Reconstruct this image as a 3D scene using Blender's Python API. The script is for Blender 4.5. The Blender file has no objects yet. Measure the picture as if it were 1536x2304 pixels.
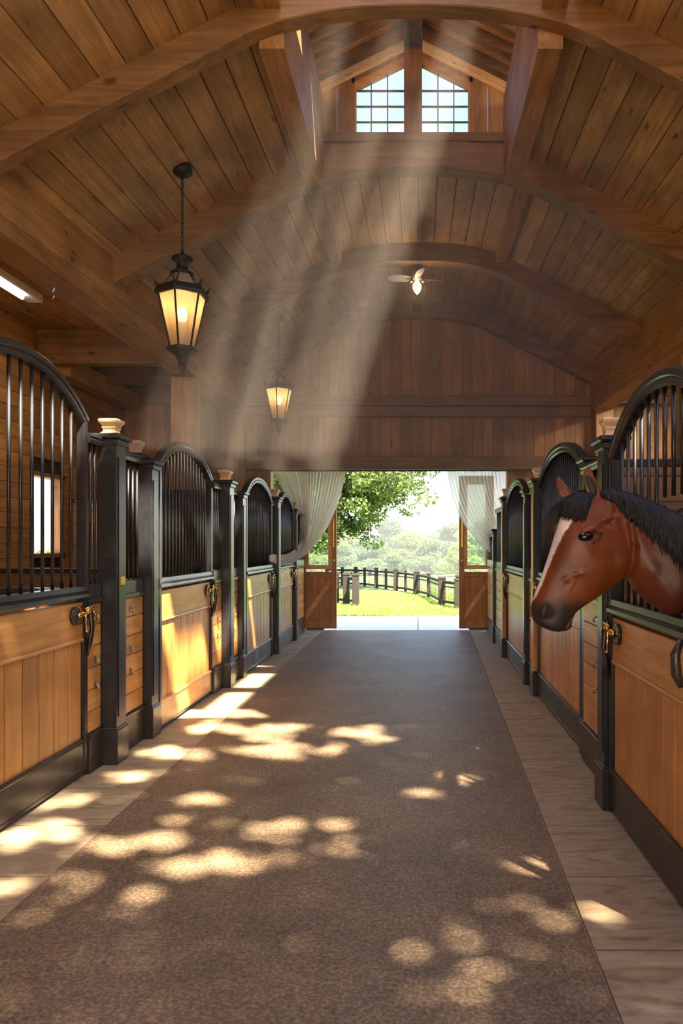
import bpy, bmesh, math, random
import numpy as np
from mathutils import Vector, Matrix
from mathutils.bvhtree import BVHTree
R = random.Random(7)
SC = bpy.context.scene
COL = SC.collection
PI = math.pi

# ------------------------------------------------------------------ camera, light, exposure
cam_d = bpy.data.cameras.new('camera'); cam = bpy.data.objects.new('camera', cam_d); COL.objects.link(cam)
F = 1650.0; VX, VY = 941.0, 1225.0
cam_d.sensor_fit = 'VERTICAL'; cam_d.sensor_height = 36.0; cam_d.lens = 36.0*F/2304
cam_d.shift_x = -(VX-768)/2304; cam_d.shift_y = (VY-1152)/2304
cam_d.clip_end = 600; cam_d.clip_start = 0.05
cam.location = (0, 0, 1.5); cam.rotation_euler = (PI/2, 0, 0)
SC.camera = cam
SC.view_settings.view_transform = 'Standard'; SC.view_settings.look = 'None'
SC.view_settings.gamma = 1.0; SC.view_settings.use_curve_mapping = False
SC.view_settings.exposure = 0.84
SUN = Vector((-0.40, 0.50, -1.0)).normalized()
w = bpy.data.worlds.new('sky'); SC.world = w; w.use_nodes = True
nt = w.node_tree; nt.nodes.clear()
sky = nt.nodes.new('ShaderNodeTexSky'); sky.sky_type = 'NISHITA'; sky.sun_disc = False
sky.sun_elevation = math.asin(-SUN.z); sky.sun_rotation = math.atan2(-SUN.x, -SUN.y)
sky.air_density = 1.0; sky.dust_density = 2.5; sky.ozone_density = 1.0
bg = nt.nodes.new('ShaderNodeBackground'); bg.inputs[1].default_value = 0.5
wo = nt.nodes.new('ShaderNodeOutputWorld')
nt.links.new(sky.outputs[0], bg.inputs[0]); nt.links.new(bg.outputs[0], wo.inputs[0])
sd = bpy.data.lights.new('sun', 'SUN'); sd.energy = 26.0; sd.angle = math.radians(.95); sd.color = (1.0, .85, .63)
so = bpy.data.objects.new('sun', sd); COL.objects.link(so)
so.rotation_euler = SUN.to_track_quat('-Z', 'Y').to_euler(); so.location = (8, -10, 20)
try:
    SC.cycles.use_denoising = True
    SC.cycles.max_bounces = 10; SC.cycles.diffuse_bounces = 6; SC.cycles.transparent_max_bounces = 24
    SC.cycles.volume_bounces = 0; SC.cycles.sample_clamp_indirect = 6.0
    SC.cycles.caustics_reflective = False; SC.cycles.caustics_refractive = False
except Exception:
    pass

def P(px, py, Y):
    return Vector(((px-VX)*Y/F, Y, 1.5-(py-VY)*Y/F))

# ------------------------------------------------------------------ materials
def newmat(name):
    m = bpy.data.materials.new(name); m.use_nodes = True
    n = m.node_tree.nodes; l = m.node_tree.links; b = n['Principled BSDF']
    return m, n, l, b

def ramp(n, stops):
    r = n.new('ShaderNodeValToRGB'); e = r.color_ramp.elements
    while len(e) < len(stops): e.new(0.5)
    for i, (p, c) in enumerate(stops):
        e[i].position = p; e[i].color = (*c, 1)
    return r

def wood(name, base, dark, axis='y', tone=0.35, rough=0.6, knots=True, coat=0.0, grain=1.0, sat=1.0):
    m, n, l, b = newmat(name)
    tc = n.new('ShaderNodeTexCoord'); mp = n.new('ShaderNodeMapping')
    s = {'x': (0.9, 14, 14), 'y': (14, 0.9, 14), 'z': (14, 14, 0.9)}[axis]
    mp.inputs['Scale'].default_value = tuple(v*grain for v in s)
    l.new(tc.outputs['Object'], mp.inputs[0])
    geo = n.new('ShaderNodeNewGeometry')
    addv = n.new('ShaderNodeVectorMath'); addv.operation = 'MULTIPLY_ADD'
    l.new(geo.outputs['Random Per Island'], addv.inputs[0]); addv.inputs[1].default_value = (37, 23, 51)
    l.new(mp.outputs[0], addv.inputs[2])
    n1 = n.new('ShaderNodeTexNoise'); n1.inputs['Scale'].default_value = 1.0; n1.inputs['Detail'].default_value = 7
    n1.inputs['Roughness'].default_value = 0.62; n1.inputs['Distortion'].default_value = 1.2
    l.new(addv.outputs[0], n1.inputs['Vector'])
    r1 = ramp(n, [(0.28, dark), (0.5, tuple(0.55*a+0.45*c for a, c in zip(base, dark))), (0.66, base)])
    l.new(n1.outputs[0], r1.inputs[0])
    # board to board tone
    hsv = n.new('ShaderNodeHueSaturation'); hsv.inputs['Saturation'].default_value = sat
    mr = n.new('ShaderNodeMapRange'); mr.inputs[3].default_value = 1-tone; mr.inputs[4].default_value = 1+tone
    l.new(geo.outputs['Random Per Island'], mr.inputs[0]); l.new(mr.outputs[0], hsv.inputs['Value'])
    l.new(r1.outputs[0], hsv.inputs['Color'])
    last = hsv.outputs[0]
    # soft blotches
    n2 = n.new('ShaderNodeTexNoise'); n2.inputs['Scale'].default_value = 2.3; n2.inputs['Detail'].default_value = 4
    l.new(tc.outputs['Object'], n2.inputs['Vector'])
    r2 = ramp(n, [(0.3, (0.62, 0.58, 0.55)), (0.62, (1.08, 1.06, 1.02))])
    l.new(n2.outputs[0], r2.inputs[0])
    mx = n.new('ShaderNodeMix'); mx.data_type = 'RGBA'; mx.blend_type = 'MULTIPLY'; mx.inputs[0].default_value = 0.8
    l.new(last, mx.inputs[6]); l.new(r2.outputs[0], mx.inputs[7]); last = mx.outputs[2]
    if knots:
        mk = n.new('ShaderNodeMapping'); k = {'x': (1.6, 5, 5), 'y': (5, 1.6, 5), 'z': (5, 5, 1.6)}[axis]
        mk.inputs['Scale'].default_value = k; l.new(tc.outputs['Object'], mk.inputs[0])
        nz = n.new('ShaderNodeTexNoise'); nz.inputs['Scale'].default_value = 3; l.new(mk.outputs[0], nz.inputs['Vector'])
        ad = n.new('ShaderNodeVectorMath'); ad.operation = 'MULTIPLY_ADD'; ad.inputs[1].default_value = (.35, .35, .35)
        l.new(nz.outputs['Color'], ad.inputs[0]); l.new(mk.outputs[0], ad.inputs[2])
        vo = n.new('ShaderNodeTexVoronoi'); vo.inputs['Scale'].default_value = 1.1
        l.new(ad.outputs[0], vo.inputs['Vector'])
        r3 = ramp(n, [(0.05, (0.22, 0.15, 0.12)), (0.13, (1, 1, 1))]); l.new(vo.outputs['Distance'], r3.inputs[0])
        mx2 = n.new('ShaderNodeMix'); mx2.data_type = 'RGBA'; mx2.blend_type = 'MULTIPLY'; mx2.inputs[0].default_value = 0.85
        l.new(last, mx2.inputs[6]); l.new(r3.outputs[0], mx2.inputs[7]); last = mx2.outputs[2]
    l.new(last, b.inputs['Base Color'])
    b.inputs['Roughness'].default_value = rough; b.inputs['Coat Weight'].default_value = coat
    b.inputs['Coat Roughness'].default_value = 0.25
    bp = n.new('ShaderNodeBump'); bp.inputs['Strength'].default_value = 0.25; bp.inputs['Distance'].default_value = 0.004
    l.new(n1.outputs[0], bp.inputs['Height']); l.new(bp.outputs[0], b.inputs['Normal'])
    return m

def plain(name, col, rough=0.5, metal=0.0, coat=0.0, noise=0.0, nscale=20, bump=0.0):
    m, n, l, b = newmat(name)
    b.inputs['Roughness'].default_value = rough; b.inputs['Metallic'].default_value = metal
    b.inputs['Coat Weight'].default_value = coat; b.inputs['Coat Roughness'].default_value = 0.15
    tc = n.new('ShaderNodeTexCoord'); nz = n.new('ShaderNodeTexNoise'); nz.inputs['Scale'].default_value = nscale
    nz.inputs['Detail'].default_value = 5
    l.new(tc.outputs['Object'], nz.inputs['Vector'])
    r = ramp(n, [(0.3, tuple(c*(1-noise) for c in col)), (0.7, tuple(min(1, c*(1+noise)) for c in col))])
    l.new(nz.outputs[0], r.inputs[0]); l.new(r.outputs[0], b.inputs['Base Color'])
    if bump:
        bp = n.new('ShaderNodeBump'); bp.inputs['Strength'].default_value = bump; bp.inputs['Distance'].default_value = 0.01
        l.new(nz.outputs[0], bp.inputs['Height']); l.new(bp.outputs[0], b.inputs['Normal'])
    return m

def emit(name, col, s):
    m, n, l, b = newmat(name)
    b.inputs['Base Color'].default_value = (*col, 1)
    b.inputs['Emission Color'].default_value = (*col, 1); b.inputs['Emission Strength'].default_value = s
    return m

def sheer(name, col, transp, transl=0.5):
    m, n, l, b = newmat(name); out = n['Material Output']
    t = n.new('ShaderNodeBsdfTransparent'); tl = n.new('ShaderNodeBsdfTranslucent'); d = n.new('ShaderNodeBsdfDiffuse')
    tl.inputs[0].default_value = (*col, 1); d.inputs[0].default_value = (*col, 1)
    a = n.new('ShaderNodeMixShader'); a.inputs[0].default_value = transl
    l.new(d.outputs[0], a.inputs[1]); l.new(tl.outputs[0], a.inputs[2])
    c = n.new('ShaderNodeMixShader'); c.inputs[0].default_value = transp
    l.new(a.outputs[0], c.inputs[1]); l.new(t.outputs[0], c.inputs[2]); l.new(c.outputs[0], out.inputs[0])
    return m

def glassy(name, tint=(0.95, 0.98, 1.0), refl=0.06):
    m, n, l, b = newmat(name); out = n['Material Output']
    t = n.new('ShaderNodeBsdfTransparent'); t.inputs[0].default_value = (*tint, 1)
    g = n.new('ShaderNodeBsdfGlossy'); g.inputs['Roughness'].default_value = 0.03
    c = n.new('ShaderNodeMixShader'); c.inputs[0].default_value = refl
    l.new(t.outputs[0], c.inputs[1]); l.new(g.outputs[0], c.inputs[2]); l.new(c.outputs[0], out.inputs[0])
    return m

CB = (0.40, 0.222, 0.090); CD = (0.19, 0.092, 0.031)
M = dict(
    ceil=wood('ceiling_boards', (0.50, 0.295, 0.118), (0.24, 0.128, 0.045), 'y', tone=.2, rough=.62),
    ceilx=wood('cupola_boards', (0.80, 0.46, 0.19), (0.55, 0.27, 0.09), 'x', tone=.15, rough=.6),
    wallz=wood('wall_boards_upright', (0.48, 0.245, 0.083), (0.24, 0.11, 0.034), 'z', tone=.25, rough=.6),
    wally=wood('wall_boards_lying', (0.52, 0.25, 0.08), (0.29, 0.125, 0.035), 'y', tone=.12, rough=.6),
    beamx=wood('timber_across', (0.31, 0.163, 0.060), (0.135, 0.066, 0.022), 'x', tone=.1, rough=.58, grain=.8),
    beamy=wood('timber_along', (0.44, 0.225, 0.08), (0.22, 0.098, 0.03), 'y', tone=.1, rough=.58, grain=.8),
    beamz=wood('timber_upright', (0.42, 0.21, 0.072), (0.20, 0.088, 0.026), 'z', tone=.08, rough=.58, grain=.8),
    sx=wood('stall_oak_lying', (0.80, 0.41, 0.115), (0.50, 0.22, 0.05), 'x', tone=.12, rough=.42, knots=False, coat=.25, grain=1.2),
    sz=wood('stall_oak_upright', (0.74, 0.36, 0.095), (0.54, 0.235, 0.055), 'z', tone=.12, rough=.42, knots=False, coat=.25, grain=1.2),
    dz=wood('barn_door_oak', (0.55, 0.23, 0.06), (0.30, 0.11, 0.028), 'z', tone=.15, rough=.45, knots=False, coat=.15),
    dx=wood('barn_door_rail_oak', (0.80, 0.42, 0.14), (0.52, 0.24, 0.07), 'x', tone=.1, rough=.45, knots=False, coat=.15),
    cap=wood('pale_turned_wood', (0.80, 0.55, 0.33), (0.60, 0.38, 0.2), 'z', tone=.05, rough=.4, knots=False, coat=.3),
    steel=plain('black_painted_steel', (0.022, 0.023, 0.027), rough=.34, metal=.2, coat=.3, noise=.2),
    kick=plain('worn_dark_steel', (0.055, 0.042, 0.036), rough=.42, metal=.5, coat=.3, noise=.3, nscale=9),
    iron=plain('black_cast_iron', (0.014, 0.013, 0.012), rough=.5, metal=.4, noise=.3, nscale=60),
    ridge=plain('grey_ridge_steel', (0.16, 0.165, 0.17), rough=.6, metal=.3, noise=.25, nscale=12),
    brass=plain('polished_brass', (0.80, 0.53, 0.17), rough=.2, metal=1.0),
    chrome=plain('dull_zinc', (0.45, 0.45, 0.44), rough=.3, metal=1.0),
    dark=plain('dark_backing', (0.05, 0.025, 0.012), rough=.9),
    pave=plain('pale_paving', (0.80, 0.77, 0.72), rough=.85, noise=.08, nscale=6),
    yard=plain('gravel_yard', (0.55, 0.42, 0.29), rough=.95, noise=.15, nscale=9),
    bark=plain('bark', (0.10, 0.075, 0.05), rough=.9, noise=.4, nscale=8, bump=.5),
    fence=plain('dark_fence_timber', (0.02, 0.013, 0.011), rough=.8, noise=.3, nscale=10),
    black=plain('black_plastic', (0.012, 0.012, 0.013), rough=.3, coat=.4),
    eye=plain('horse_eye', (0.004, 0.003, 0.002), rough=.06),
    hair=plain('black_horse_hair', (0.010, 0.008, 0.010), rough=.55, noise=.5, nscale=80),
    nostril=plain('dark_nostril_skin', (0.010, 0.007, 0.006), rough=.6),
    white=plain('white_enamel', (0.75, 0.74, 0.72), rough=.4),
    glass=glassy('window_glass'), doorglass=glassy('door_glass', (0.80, 0.88, 0.84), .10),
    bulb=emit('warm_bulb', (1.0, 0.60, 0.24), 4.0), tube=emit('lit_tube', (1.0, 0.92, 0.80), 9.0),
    panel=emit('lit_roof_light', (0.85, 0.93, 1.0), 3.0),
    curtain=sheer('sheer_curtain', (0.95, 0.89, 0.84), 0.16, .68),
    lglass=sheer('amber_lantern_glass', (0.86, 0.66, 0.38), 0.42, .55),
)
def leafmat(name, a, b_, tr=.35):
    m, n, l, b = newmat(name); out = n['Material Output']
    geo = n.new('ShaderNodeNewGeometry'); r = ramp(n, [(0, a), (1, b_)]); l.new(geo.outputs['Random Per Island'], r.inputs[0])
    l.new(r.outputs[0], b.inputs['Base Color']); b.inputs['Roughness'].default_value = .5
    tl = n.new('ShaderNodeBsdfTranslucent'); l.new(r.outputs[0], tl.inputs[0])
    x = n.new('ShaderNodeMixShader'); x.inputs[0].default_value = tr
    l.new(b.outputs[0], x.inputs[1]); l.new(tl.outputs[0], x.inputs[2]); l.new(x.outputs[0], out.inputs[0])
    return m
M['leaf'] = leafmat('oak_leaves', (0.05, 0.10, 0.02), (0.17, 0.23, 0.05))
M['leaf2'] = leafmat('far_leaves_dark', (0.06, 0.14, 0.045), (0.13, 0.22, 0.06))
M['leaf3'] = leafmat('far_leaves_light', (0.14, 0.24, 0.035), (0.26, 0.33, 0.06))

# rubber aisle mat
m, n, l, b = newmat('rubber_crumb'); M['mat'] = m
tc = n.new('ShaderNodeTexCoord')
a = n.new('ShaderNodeTexNoise'); a.inputs['Scale'].default_value = 75; a.inputs['Detail'].default_value = 4; l.new(tc.outputs['Object'], a.inputs['Vector'])
c = n.new('ShaderNodeTexNoise'); c.inputs['Scale'].default_value = 1.6; c.inputs['Detail'].default_value = 6; c.inputs['Roughness'].default_value = .65; l.new(tc.outputs['Object'], c.inputs['Vector'])
ra = ramp(n, [(0.30, (0.12, 0.086, 0.058)), (0.5, (0.215, 0.158, 0.106)), (0.72, (0.38, 0.285, 0.195))]); l.new(a.outputs[0], ra.inputs[0])
rc = ramp(n, [(0.3, (0.68, 0.66, 0.66)), (0.68, (1.25, 1.16, 1.04))]); l.new(c.outputs[0], rc.inputs[0])
x = n.new('ShaderNodeMix'); x.data_type = 'RGBA'; x.blend_type = 'MULTIPLY'; x.inputs[0].default_value = 1
l.new(ra.outputs[0], x.inputs[6]); l.new(rc.outputs[0], x.inputs[7]); l.new(x.outputs[2], b.inputs['Base Color'])
b.inputs['Roughness'].default_value = .55
bp = n.new('ShaderNodeBump'); bp.inputs['Strength'].default_value = .5; bp.inputs['Distance'].default_value = .006
l.new(a.outputs[0], bp.inputs['Height']); l.new(bp.outputs[0], b.inputs['Normal'])
# sandstone
m, n, l, b = newmat('sandstone'); M['stone'] = m
tc = n.new('ShaderNodeTexCoord'); geo = n.new('ShaderNodeNewGeometry')
mp = n.new('ShaderNodeMapping'); mp.inputs['Scale'].default_value = (1.1, 4.2, 1); l.new(tc.outputs['Object'], mp.inputs[0])
ad = n.new('ShaderNodeVectorMath'); ad.operation = 'MULTIPLY_ADD'; ad.inputs[1].default_value = (11, 7, 0)
l.new(geo.outputs['Random Per Island'], ad.inputs[0]); l.new(mp.outputs[0], ad.inputs[2])
a = n.new('ShaderNodeTexNoise'); a.inputs['Scale'].default_value = 2.2; a.inputs['Detail'].default_value = 8; a.inputs['Roughness'].default_value = .62; a.inputs['Distortion'].default_value = 2.2
l.new(ad.outputs[0], a.inputs['Vector'])
ra = ramp(n, [(0.3, (0.22, 0.155, 0.092)), (0.45, (0.40, 0.29, 0.175)), (0.57, (0.44, 0.345, 0.235)), (0.72, (0.60, 0.42, 0.235))]); l.new(a.outputs[0], ra.inputs[0])
l.new(ra.outputs[0], b.inputs['Base Color']); b.inputs['Roughness'].default_value = .62
bp = n.new('ShaderNodeBump'); bp.inputs['Strength'].default_value = .35; bp.inputs['Distance'].default_value = .008
l.new(a.outputs[0], bp.inputs['Height']); l.new(bp.outputs[0], b.inputs['Normal'])
# grass
m, n, l, b = newmat('lawn'); M['grass'] = m
tc = n.new('ShaderNodeTexCoord'); a = n.new('ShaderNodeTexNoise'); a.inputs['Scale'].default_value = .35; a.inputs['Detail'].default_value = 8; a.inputs['Roughness'].default_value = .7
l.new(tc.outputs['Object'], a.inputs['Vector'])
ra = ramp(n, [(0.32, (0.055, 0.095, 0.014)), (0.5, (0.085, 0.15, 0.022)), (0.68, (0.14, 0.20, 0.035))]); l.new(a.outputs[0], ra.inputs[0])
l.new(ra.outputs[0], b.inputs['Base Color']); b.inputs['Roughness'].default_value = .9

# ------------------------------------------------------------------ builders
class MB:
    def __init__(s): s.v = []; s.f = []; s.sm = []
    def add(s, vs, fs, smooth=False):
        o = len(s.v); s.v += [tuple(p) for p in vs]; s.f += [tuple(o+i for i in f) for f in fs]; s.sm += [smooth]*len(fs)
        return s
    def hexa(s, p):   # 8 points: bottom 4 ccw, top 4 ccw
        return s.add(p, [(3, 2, 1, 0), (4, 5, 6, 7), (0, 1, 5, 4), (1, 2, 6, 5), (2, 3, 7, 6), (3, 0, 4, 7)])
    def box(s, x0, x1, y0, y1, z0, z1):
        return s.hexa([(x0, y0, z0), (x1, y0, z0), (x1, y1, z0), (x0, y1, z0), (x0, y0, z1), (x1, y0, z1), (x1, y1, z1), (x0, y1, z1)])
    def bbox(s, x0, x1, y0, y1, z0, z1, b=0.006):   # chamfered box
        bm = bmesh.new(); bmesh.ops.create_cube(bm, size=1)
        for v in bm.verts:
            v.co = Vector(((x0+x1)/2+v.co.x*(x1-x0), (y0+y1)/2+v.co.y*(y1-y0), (z0+z1)/2+v.co.z*(z1-z0)))
        bb = min(b, .45*min(x1-x0, y1-y0, z1-z0))
        bmesh.ops.bevel(bm, geom=bm.edges[:], offset=bb, segments=1, affect='EDGES')
        bm.verts.index_update()
        s.add([v.co[:] for v in bm.verts], [[v.index for v in f.verts] for f in bm.faces]); bm.free(); return s
    def cyl(s, p0, p1, r, n=10, r1=None, caps=True):
        p0 = Vector(p0); p1 = Vector(p1); d = (p1-p0).normalized(); r1 = r if r1 is None else r1
        a = d.orthogonal().normalized(); b = d.cross(a)
        vs = []
        for p, q in ((p0, r), (p1, r1)):
            for i in range(n):
                t = 2*PI*i/n; vs.append(p+(a*math.cos(t)+b*math.sin(t))*q)
        fs = [(i, (i+1) % n, n+(i+1) % n, n+i) for i in range(n)]
        s.add(vs, fs, True)
        if caps:
            o = len(s.v)-2*n
            s.f += [tuple(o+i for i in reversed(range(n))), tuple(o+n+i for i in range(n))]; s.sm += [False, False]
        return s
    def tube(s, pts, rad, n=8):
        pts = [Vector(p) for p in pts]; rr = rad if isinstance(rad, (list, tuple)) else [rad]*len(pts)
        vs = []; up = None
        for i, p in enumerate(pts):
            d = (pts[min(i+1, len(pts)-1)]-pts[max(i-1, 0)]).normalized()
            if up is None: up = d.orthogonal().normalized()
            up = (up-d*up.dot(d)).normalized(); b = d.cross(up)
            vs += [p+(up*math.cos(2*PI*k/n)+b*math.sin(2*PI*k/n))*rr[i] for k in range(n)]
        L = len(pts)
        fs = [(i*n+k, i*n+(k+1) % n, (i+1)*n+(k+1) % n, (i+1)*n+k) for i in range(L-1) for k in range(n)]
        fs += [tuple(reversed(range(n))), tuple((L-1)*n+k for k in range(n))]
        return s.add(vs, fs, True)
    def lathe(s, prof, c=(0, 0, 0), n=24, smooth=True, rot=0.0):
        vs = []; c = Vector(c)
        for r, z in prof:
            for k in range(n):
                t = 2*PI*k/n+rot; vs.append(c+Vector((r*math.cos(t), r*math.sin(t), z)))
        L = len(prof)
        fs = [(i*n+k, i*n+(k+1) % n, (i+1)*n+(k+1) % n, (i+1)*n+k) for i in range(L-1) for k in range(n)]
        fs += [tuple(reversed(range(n))), tuple((L-1)*n+k for k in range(n))]
        return s.add(vs, fs, smooth)
    def sweep(s, pts, prof, side):   # prof: list of (a,b): a along side, b along in-plane normal
        pts = [Vector(p) for p in pts]; side = Vector(side).normalized(); n = len(prof); vs = []
        for i, p in enumerate(pts):
            d = (pts[min(i+1, len(pts)-1)]-pts[max(i-1, 0)]).normalized(); nn = side.cross(d).normalized()
            vs += [p+side*a+nn*b for a, b in prof]
        L = len(pts)
        fs = [(i*n+k, i*n+(k+1) % n, (i+1)*n+(k+1) % n, (i+1)*n+k) for i in range(L-1) for k in range(n)]
        fs += [tuple(reversed(range(n))), tuple((L-1)*n+k for k in range(n))]
        return s.add(vs, fs)
    def sphere(s, c, r, n=16, sc=(1, 1, 1)):
        prof = [(max(1e-4, r*math.sin(PI*i/(n//2))), -r*math.cos(PI*i/(n//2))) for i in range(n//2+1)]
        o = len(s.v); s.lathe(prof, (0, 0, 0), n)
        s.v[o:] = [(v[0]*sc[0]+c[0], v[1]*sc[1]+c[1], v[2]*sc[2]+c[2]) for v in s.v[o:]]
        return s
    def build(s, name, mat, parent=None, fix=True):
        me = bpy.data.meshes.new(name); me.from_pydata(s.v, [], s.f)
        me.polygons.foreach_set('use_smooth', s.sm)
        if fix:
            bm = bmesh.new(); bm.from_mesh(me); bmesh.ops.recalc_face_normals(bm, faces=bm.faces[:]); bm.to_mesh(me); bm.free()
        me.materials.append(mat); me.update()
        o = bpy.data.objects.new(name, me); COL.objects.link(o)
        if parent: o.parent = parent
        return o

def tag(o, label=None, cat=None, group=None, kind=None):
    if label: o['label'] = label
    if cat: o['category'] = cat
    if group: o['group'] = group
    if kind: o['kind'] = kind
    return o
def empty(name, loc=(0, 0, 0), rz=0.0, label=None, cat=None, group=None, kind=None):
    o = bpy.data.objects.new(name, None); COL.objects.link(o); o.location = loc; o.rotation_euler = (0, 0, rz)
    o.empty_display_size = .1
    return tag(o, label, cat, group, kind)
def copy_tree(o, parent=None):
    c = o.copy(); COL.objects.link(c)
    if parent: c.parent = parent
    for ch in list(o.children): copy_tree(ch, c)
    return c

# ------------------------------------------------------------------ barn profile
YW = 12.6           # far wall
YS = 3.7            # roof starts here (nearer roof and end wall are unseen, added)
XO = 5.05           # outer walls
FA, FB, FC = 4.9, 7.08, 9.7
def dz(Y): return -0.30*(YW-Y)/7.7
def zlow(x):
    x = abs(x)
    return 5.20-.515*(x-1.1) if x > 1.1 else 5.36-.16*(x/1.1)**2.5
def zc(x): return zlow(x)+.25

# floor: sandstone strips
mb = MB()
def slabs(x0f, x1f, off):
    y = 0.1+off
    while y < YW+.2:
        y1 = y+.6-.008
        mb.hexa([(x0f, y, -.05), (x1f(y), y, -.05), (x1f(y1), y1, -.05), (x0f, y1, -.05), (x0f, y, 0), (x1f(y), y, 0), (x1f(y1), y1, 0), (x0f, y1, 0)])
        y += .6
matL = lambda y: -1.66
matR = lambda y: .62+.0235*(y-1.6)
y = .32
for k in range(22):
    ya, yb = y, y+.587
    for xa, xb in ((-3.6, -2.3), (-2.292, None), (None, 1.92), (1.928, 3.6)):
        a0 = xa if xa is not None else matR(ya)+.006; a1 = xa if xa is not None else matR(yb)+.006
        b0 = xb if xb is not None else matL(ya)-.006; b1 = xb if xb is not None else matL(yb)-.006
        mb.hexa([(a0, ya, -.05), (b0, ya, -.05), (b1, yb, -.05), (a1, yb, -.05), (a0, ya, 0), (b0, ya, 0), (b1, yb, 0), (a1, yb, 0)])
    y += .6
fl = mb.build('floor', M['stone']); tag(fl, kind='structure')
g = MB().box(-XO, XO, -3.5, YW+.3, -.12, -.012).build('floor', M['stone']); tag(g, kind='structure')
mb = MB().hexa([(matL(0), .3, -.02), (matR(0), .3, -.02), (matR(YW), YW+.1, -.02), (matL(YW), YW+.1, -.02),
                (matL(0), .3, .004), (matR(0), .3, .004), (matR(YW), YW+.1, .004), (matL(YW), YW+.1, .004)])
tag(mb.build('aisle_mat', M['mat']), 'long grey-brown rubber mat down the middle of the aisle', 'mat')

# ceiling planks
mb = MB()
def ceil_strip(xa, xb, y0, y1, t=.028, lift=0.0):
    za, zb = zc(xa)+lift, zc(xb)+lift
    mb.hexa([(xa, y0, za+dz(y0)), (xb, y0, zb+dz(y0)), (xb, y1, zb+dz(y1)), (xa, y1, za+dz(y1)),
             (xa, y0, za+dz(y0)+t), (xb, y0, zb+dz(y0)+t), (xb, y1, zb+dz(y1)+t), (xa, y1, za+dz(y1)+t)])
gap = .009
NP = 11
cuts = [YS, FA+.1, FB+.1, FC+.1, YW]
for sgn in (-1, 1):
    for k in range(NP):
        a = 1.04+(3.05-1.04)*k/NP; b_ = 1.04+(3.05-1.04)*(k+1)/NP-gap
        xa, xb = (a, b_) if sgn > 0 else (-b_, -a)
        for i in range(4): ceil_strip(xa, xb, cuts[i], cuts[i+1]-.001)
for k in range(10):
    a = -1.04+2.08*k/10; b_ = a+.208-gap
    for i in (2, 3): ceil_strip(a, b_, cuts[i], cuts[i+1]-.001)
tag(mb.build('ceiling', M['ceil']), kind='structure')
mb = MB()
for xa, xb, y0 in [(-3.1, -2.2, YS), (-2.2, -1.04, YS), (1.04, 2.2, YS), (2.2, 3.1, YS)]+[(-1.04+.26*i, -1.04+.26*(i+1), FB+.12) for i in range(8)]:
    ceil_strip(xa, xb, y0, YW+.1, t=.12, lift=.03)
# side aisle roofs
mb.box(-XO-.2, -3.05, YS, YW+.2, 4.38, 4.5); mb.box(3.05, XO+.2, YS, YW+.2, 4.38, 4.5)
mb.box(-3.2, -3.0, YS, YW+.2, 4.40, 4.95); mb.box(3.0, 3.2, YS, YW+.2, 4.40, 4.95)
tag(mb.build('roof', M['dark']), kind='structure')
mb = MB()
for sgn in (-1, 1):
    for k in range(10):
        a = 3.2+(XO-3.2)*k/10; b_ = a+(XO-3.2)/10-gap
        mb.box(min(sgn*a, sgn*b_), max(sgn*a, sgn*b_), YS, YW, 4.35, 4.378)
tag(mb.build('ceiling', M['ceil']), kind='structure')

# arched beams
def arch(Y, t=.20, name='arched_beam', label='', xs=(-2.97, 2.97), up=0.0):
    N = 48; mb = MB(); vs = []
    X = [xs[0]+(xs[1]-xs[0])*i/N for i in range(N+1)]
    c = .008
    for x in X:
        zl = zlow(x)+dz(Y)+up; zu = zc(x)+dz(Y)+.02
        if abs(x) < 1.0 and Y < FB+.05: zu = zlow(x)+dz(Y)+.26
        vs += [(x, Y+c, zl), (x, Y+t-c, zl), (x, Y+t, zl+c), (x, Y+t, zu), (x, Y, zu), (x, Y, zl+c)]
    fs = []
    for i in range(N):
        for k in range(6): fs.append((i*6+k, i*6+(k+1) % 6, (i+1)*6+(k+1) % 6, (i+1)*6+k))
    fs += [(5, 4, 3, 2, 1, 0), tuple(N*6+k for k in range(6))]
    mb.add(vs, fs)
    return tag(mb.build(name, M['beamx']), label, 'beam', 'arched timber beams across the aisle ceiling')
arch(FA, .14, up=.045, label='dark arched timber beam nearest the top of the photo, in front of the skylight')
arch(FB, .2, label='arched timber beam directly below the gable skylight window')
arch(FC, .2, label='arched timber beam that the small ceiling fan hangs under')
arch(YW-.2, .2, label='farthest arched timber beam, lying against the end wall')

# plate beams
for s, lab in ((-1, 'long square timber beam along the left eave, above the left lantern'), (1, 'long square timber beam along the right eave')):
    mb = MB(); xa, xb = sorted((s*2.95, s*3.25))
    for z0, z1 in ((None, 4.115), (4.12, 4.80)):
        c = .012
        b0, b1 = (3.70, 3.77) if z0 is None else (z0+dz(YS), z0+dz(YW))
        mb.hexa([(xa, YS, b0), (xb, YS, b0), (xb, YW, b1), (xa, YW, b1),
                 (xa, YS, z1+dz(YS)), (xb, YS, z1+dz(YS)), (xb, YW, z1+dz(YW)), (xa, YW, z1+dz(YW))])
    tag(mb.build('eave_beam', M['beamy']), lab, 'beam')
def tpost(x0, x1, y0, y1, z1, lab):
    tag(MB().bbox(x0, x1, y0, y1, 0, z1, .012).build('timber_post', M['beamz']), lab, 'post')
tpost(-3.27, -2.96, FC-.02, FC+.28, 3.72, 'thick timber post on the left, rising behind the stall doors between the two lanterns')
tpost(-3.22, -2.93, YW-.32, YW-.02, 3.80, 'timber post in the left corner beside the curtained doorway')
tpost(2.97, 3.27, YW-.32, YW-.02, 3.80, 'timber post in the far right corner under the eave beam')
tpost(2.93, 3.28, 8.15, 8.52, 3.62, 'timber post at the right edge of the photo above the nearest right door')
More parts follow.
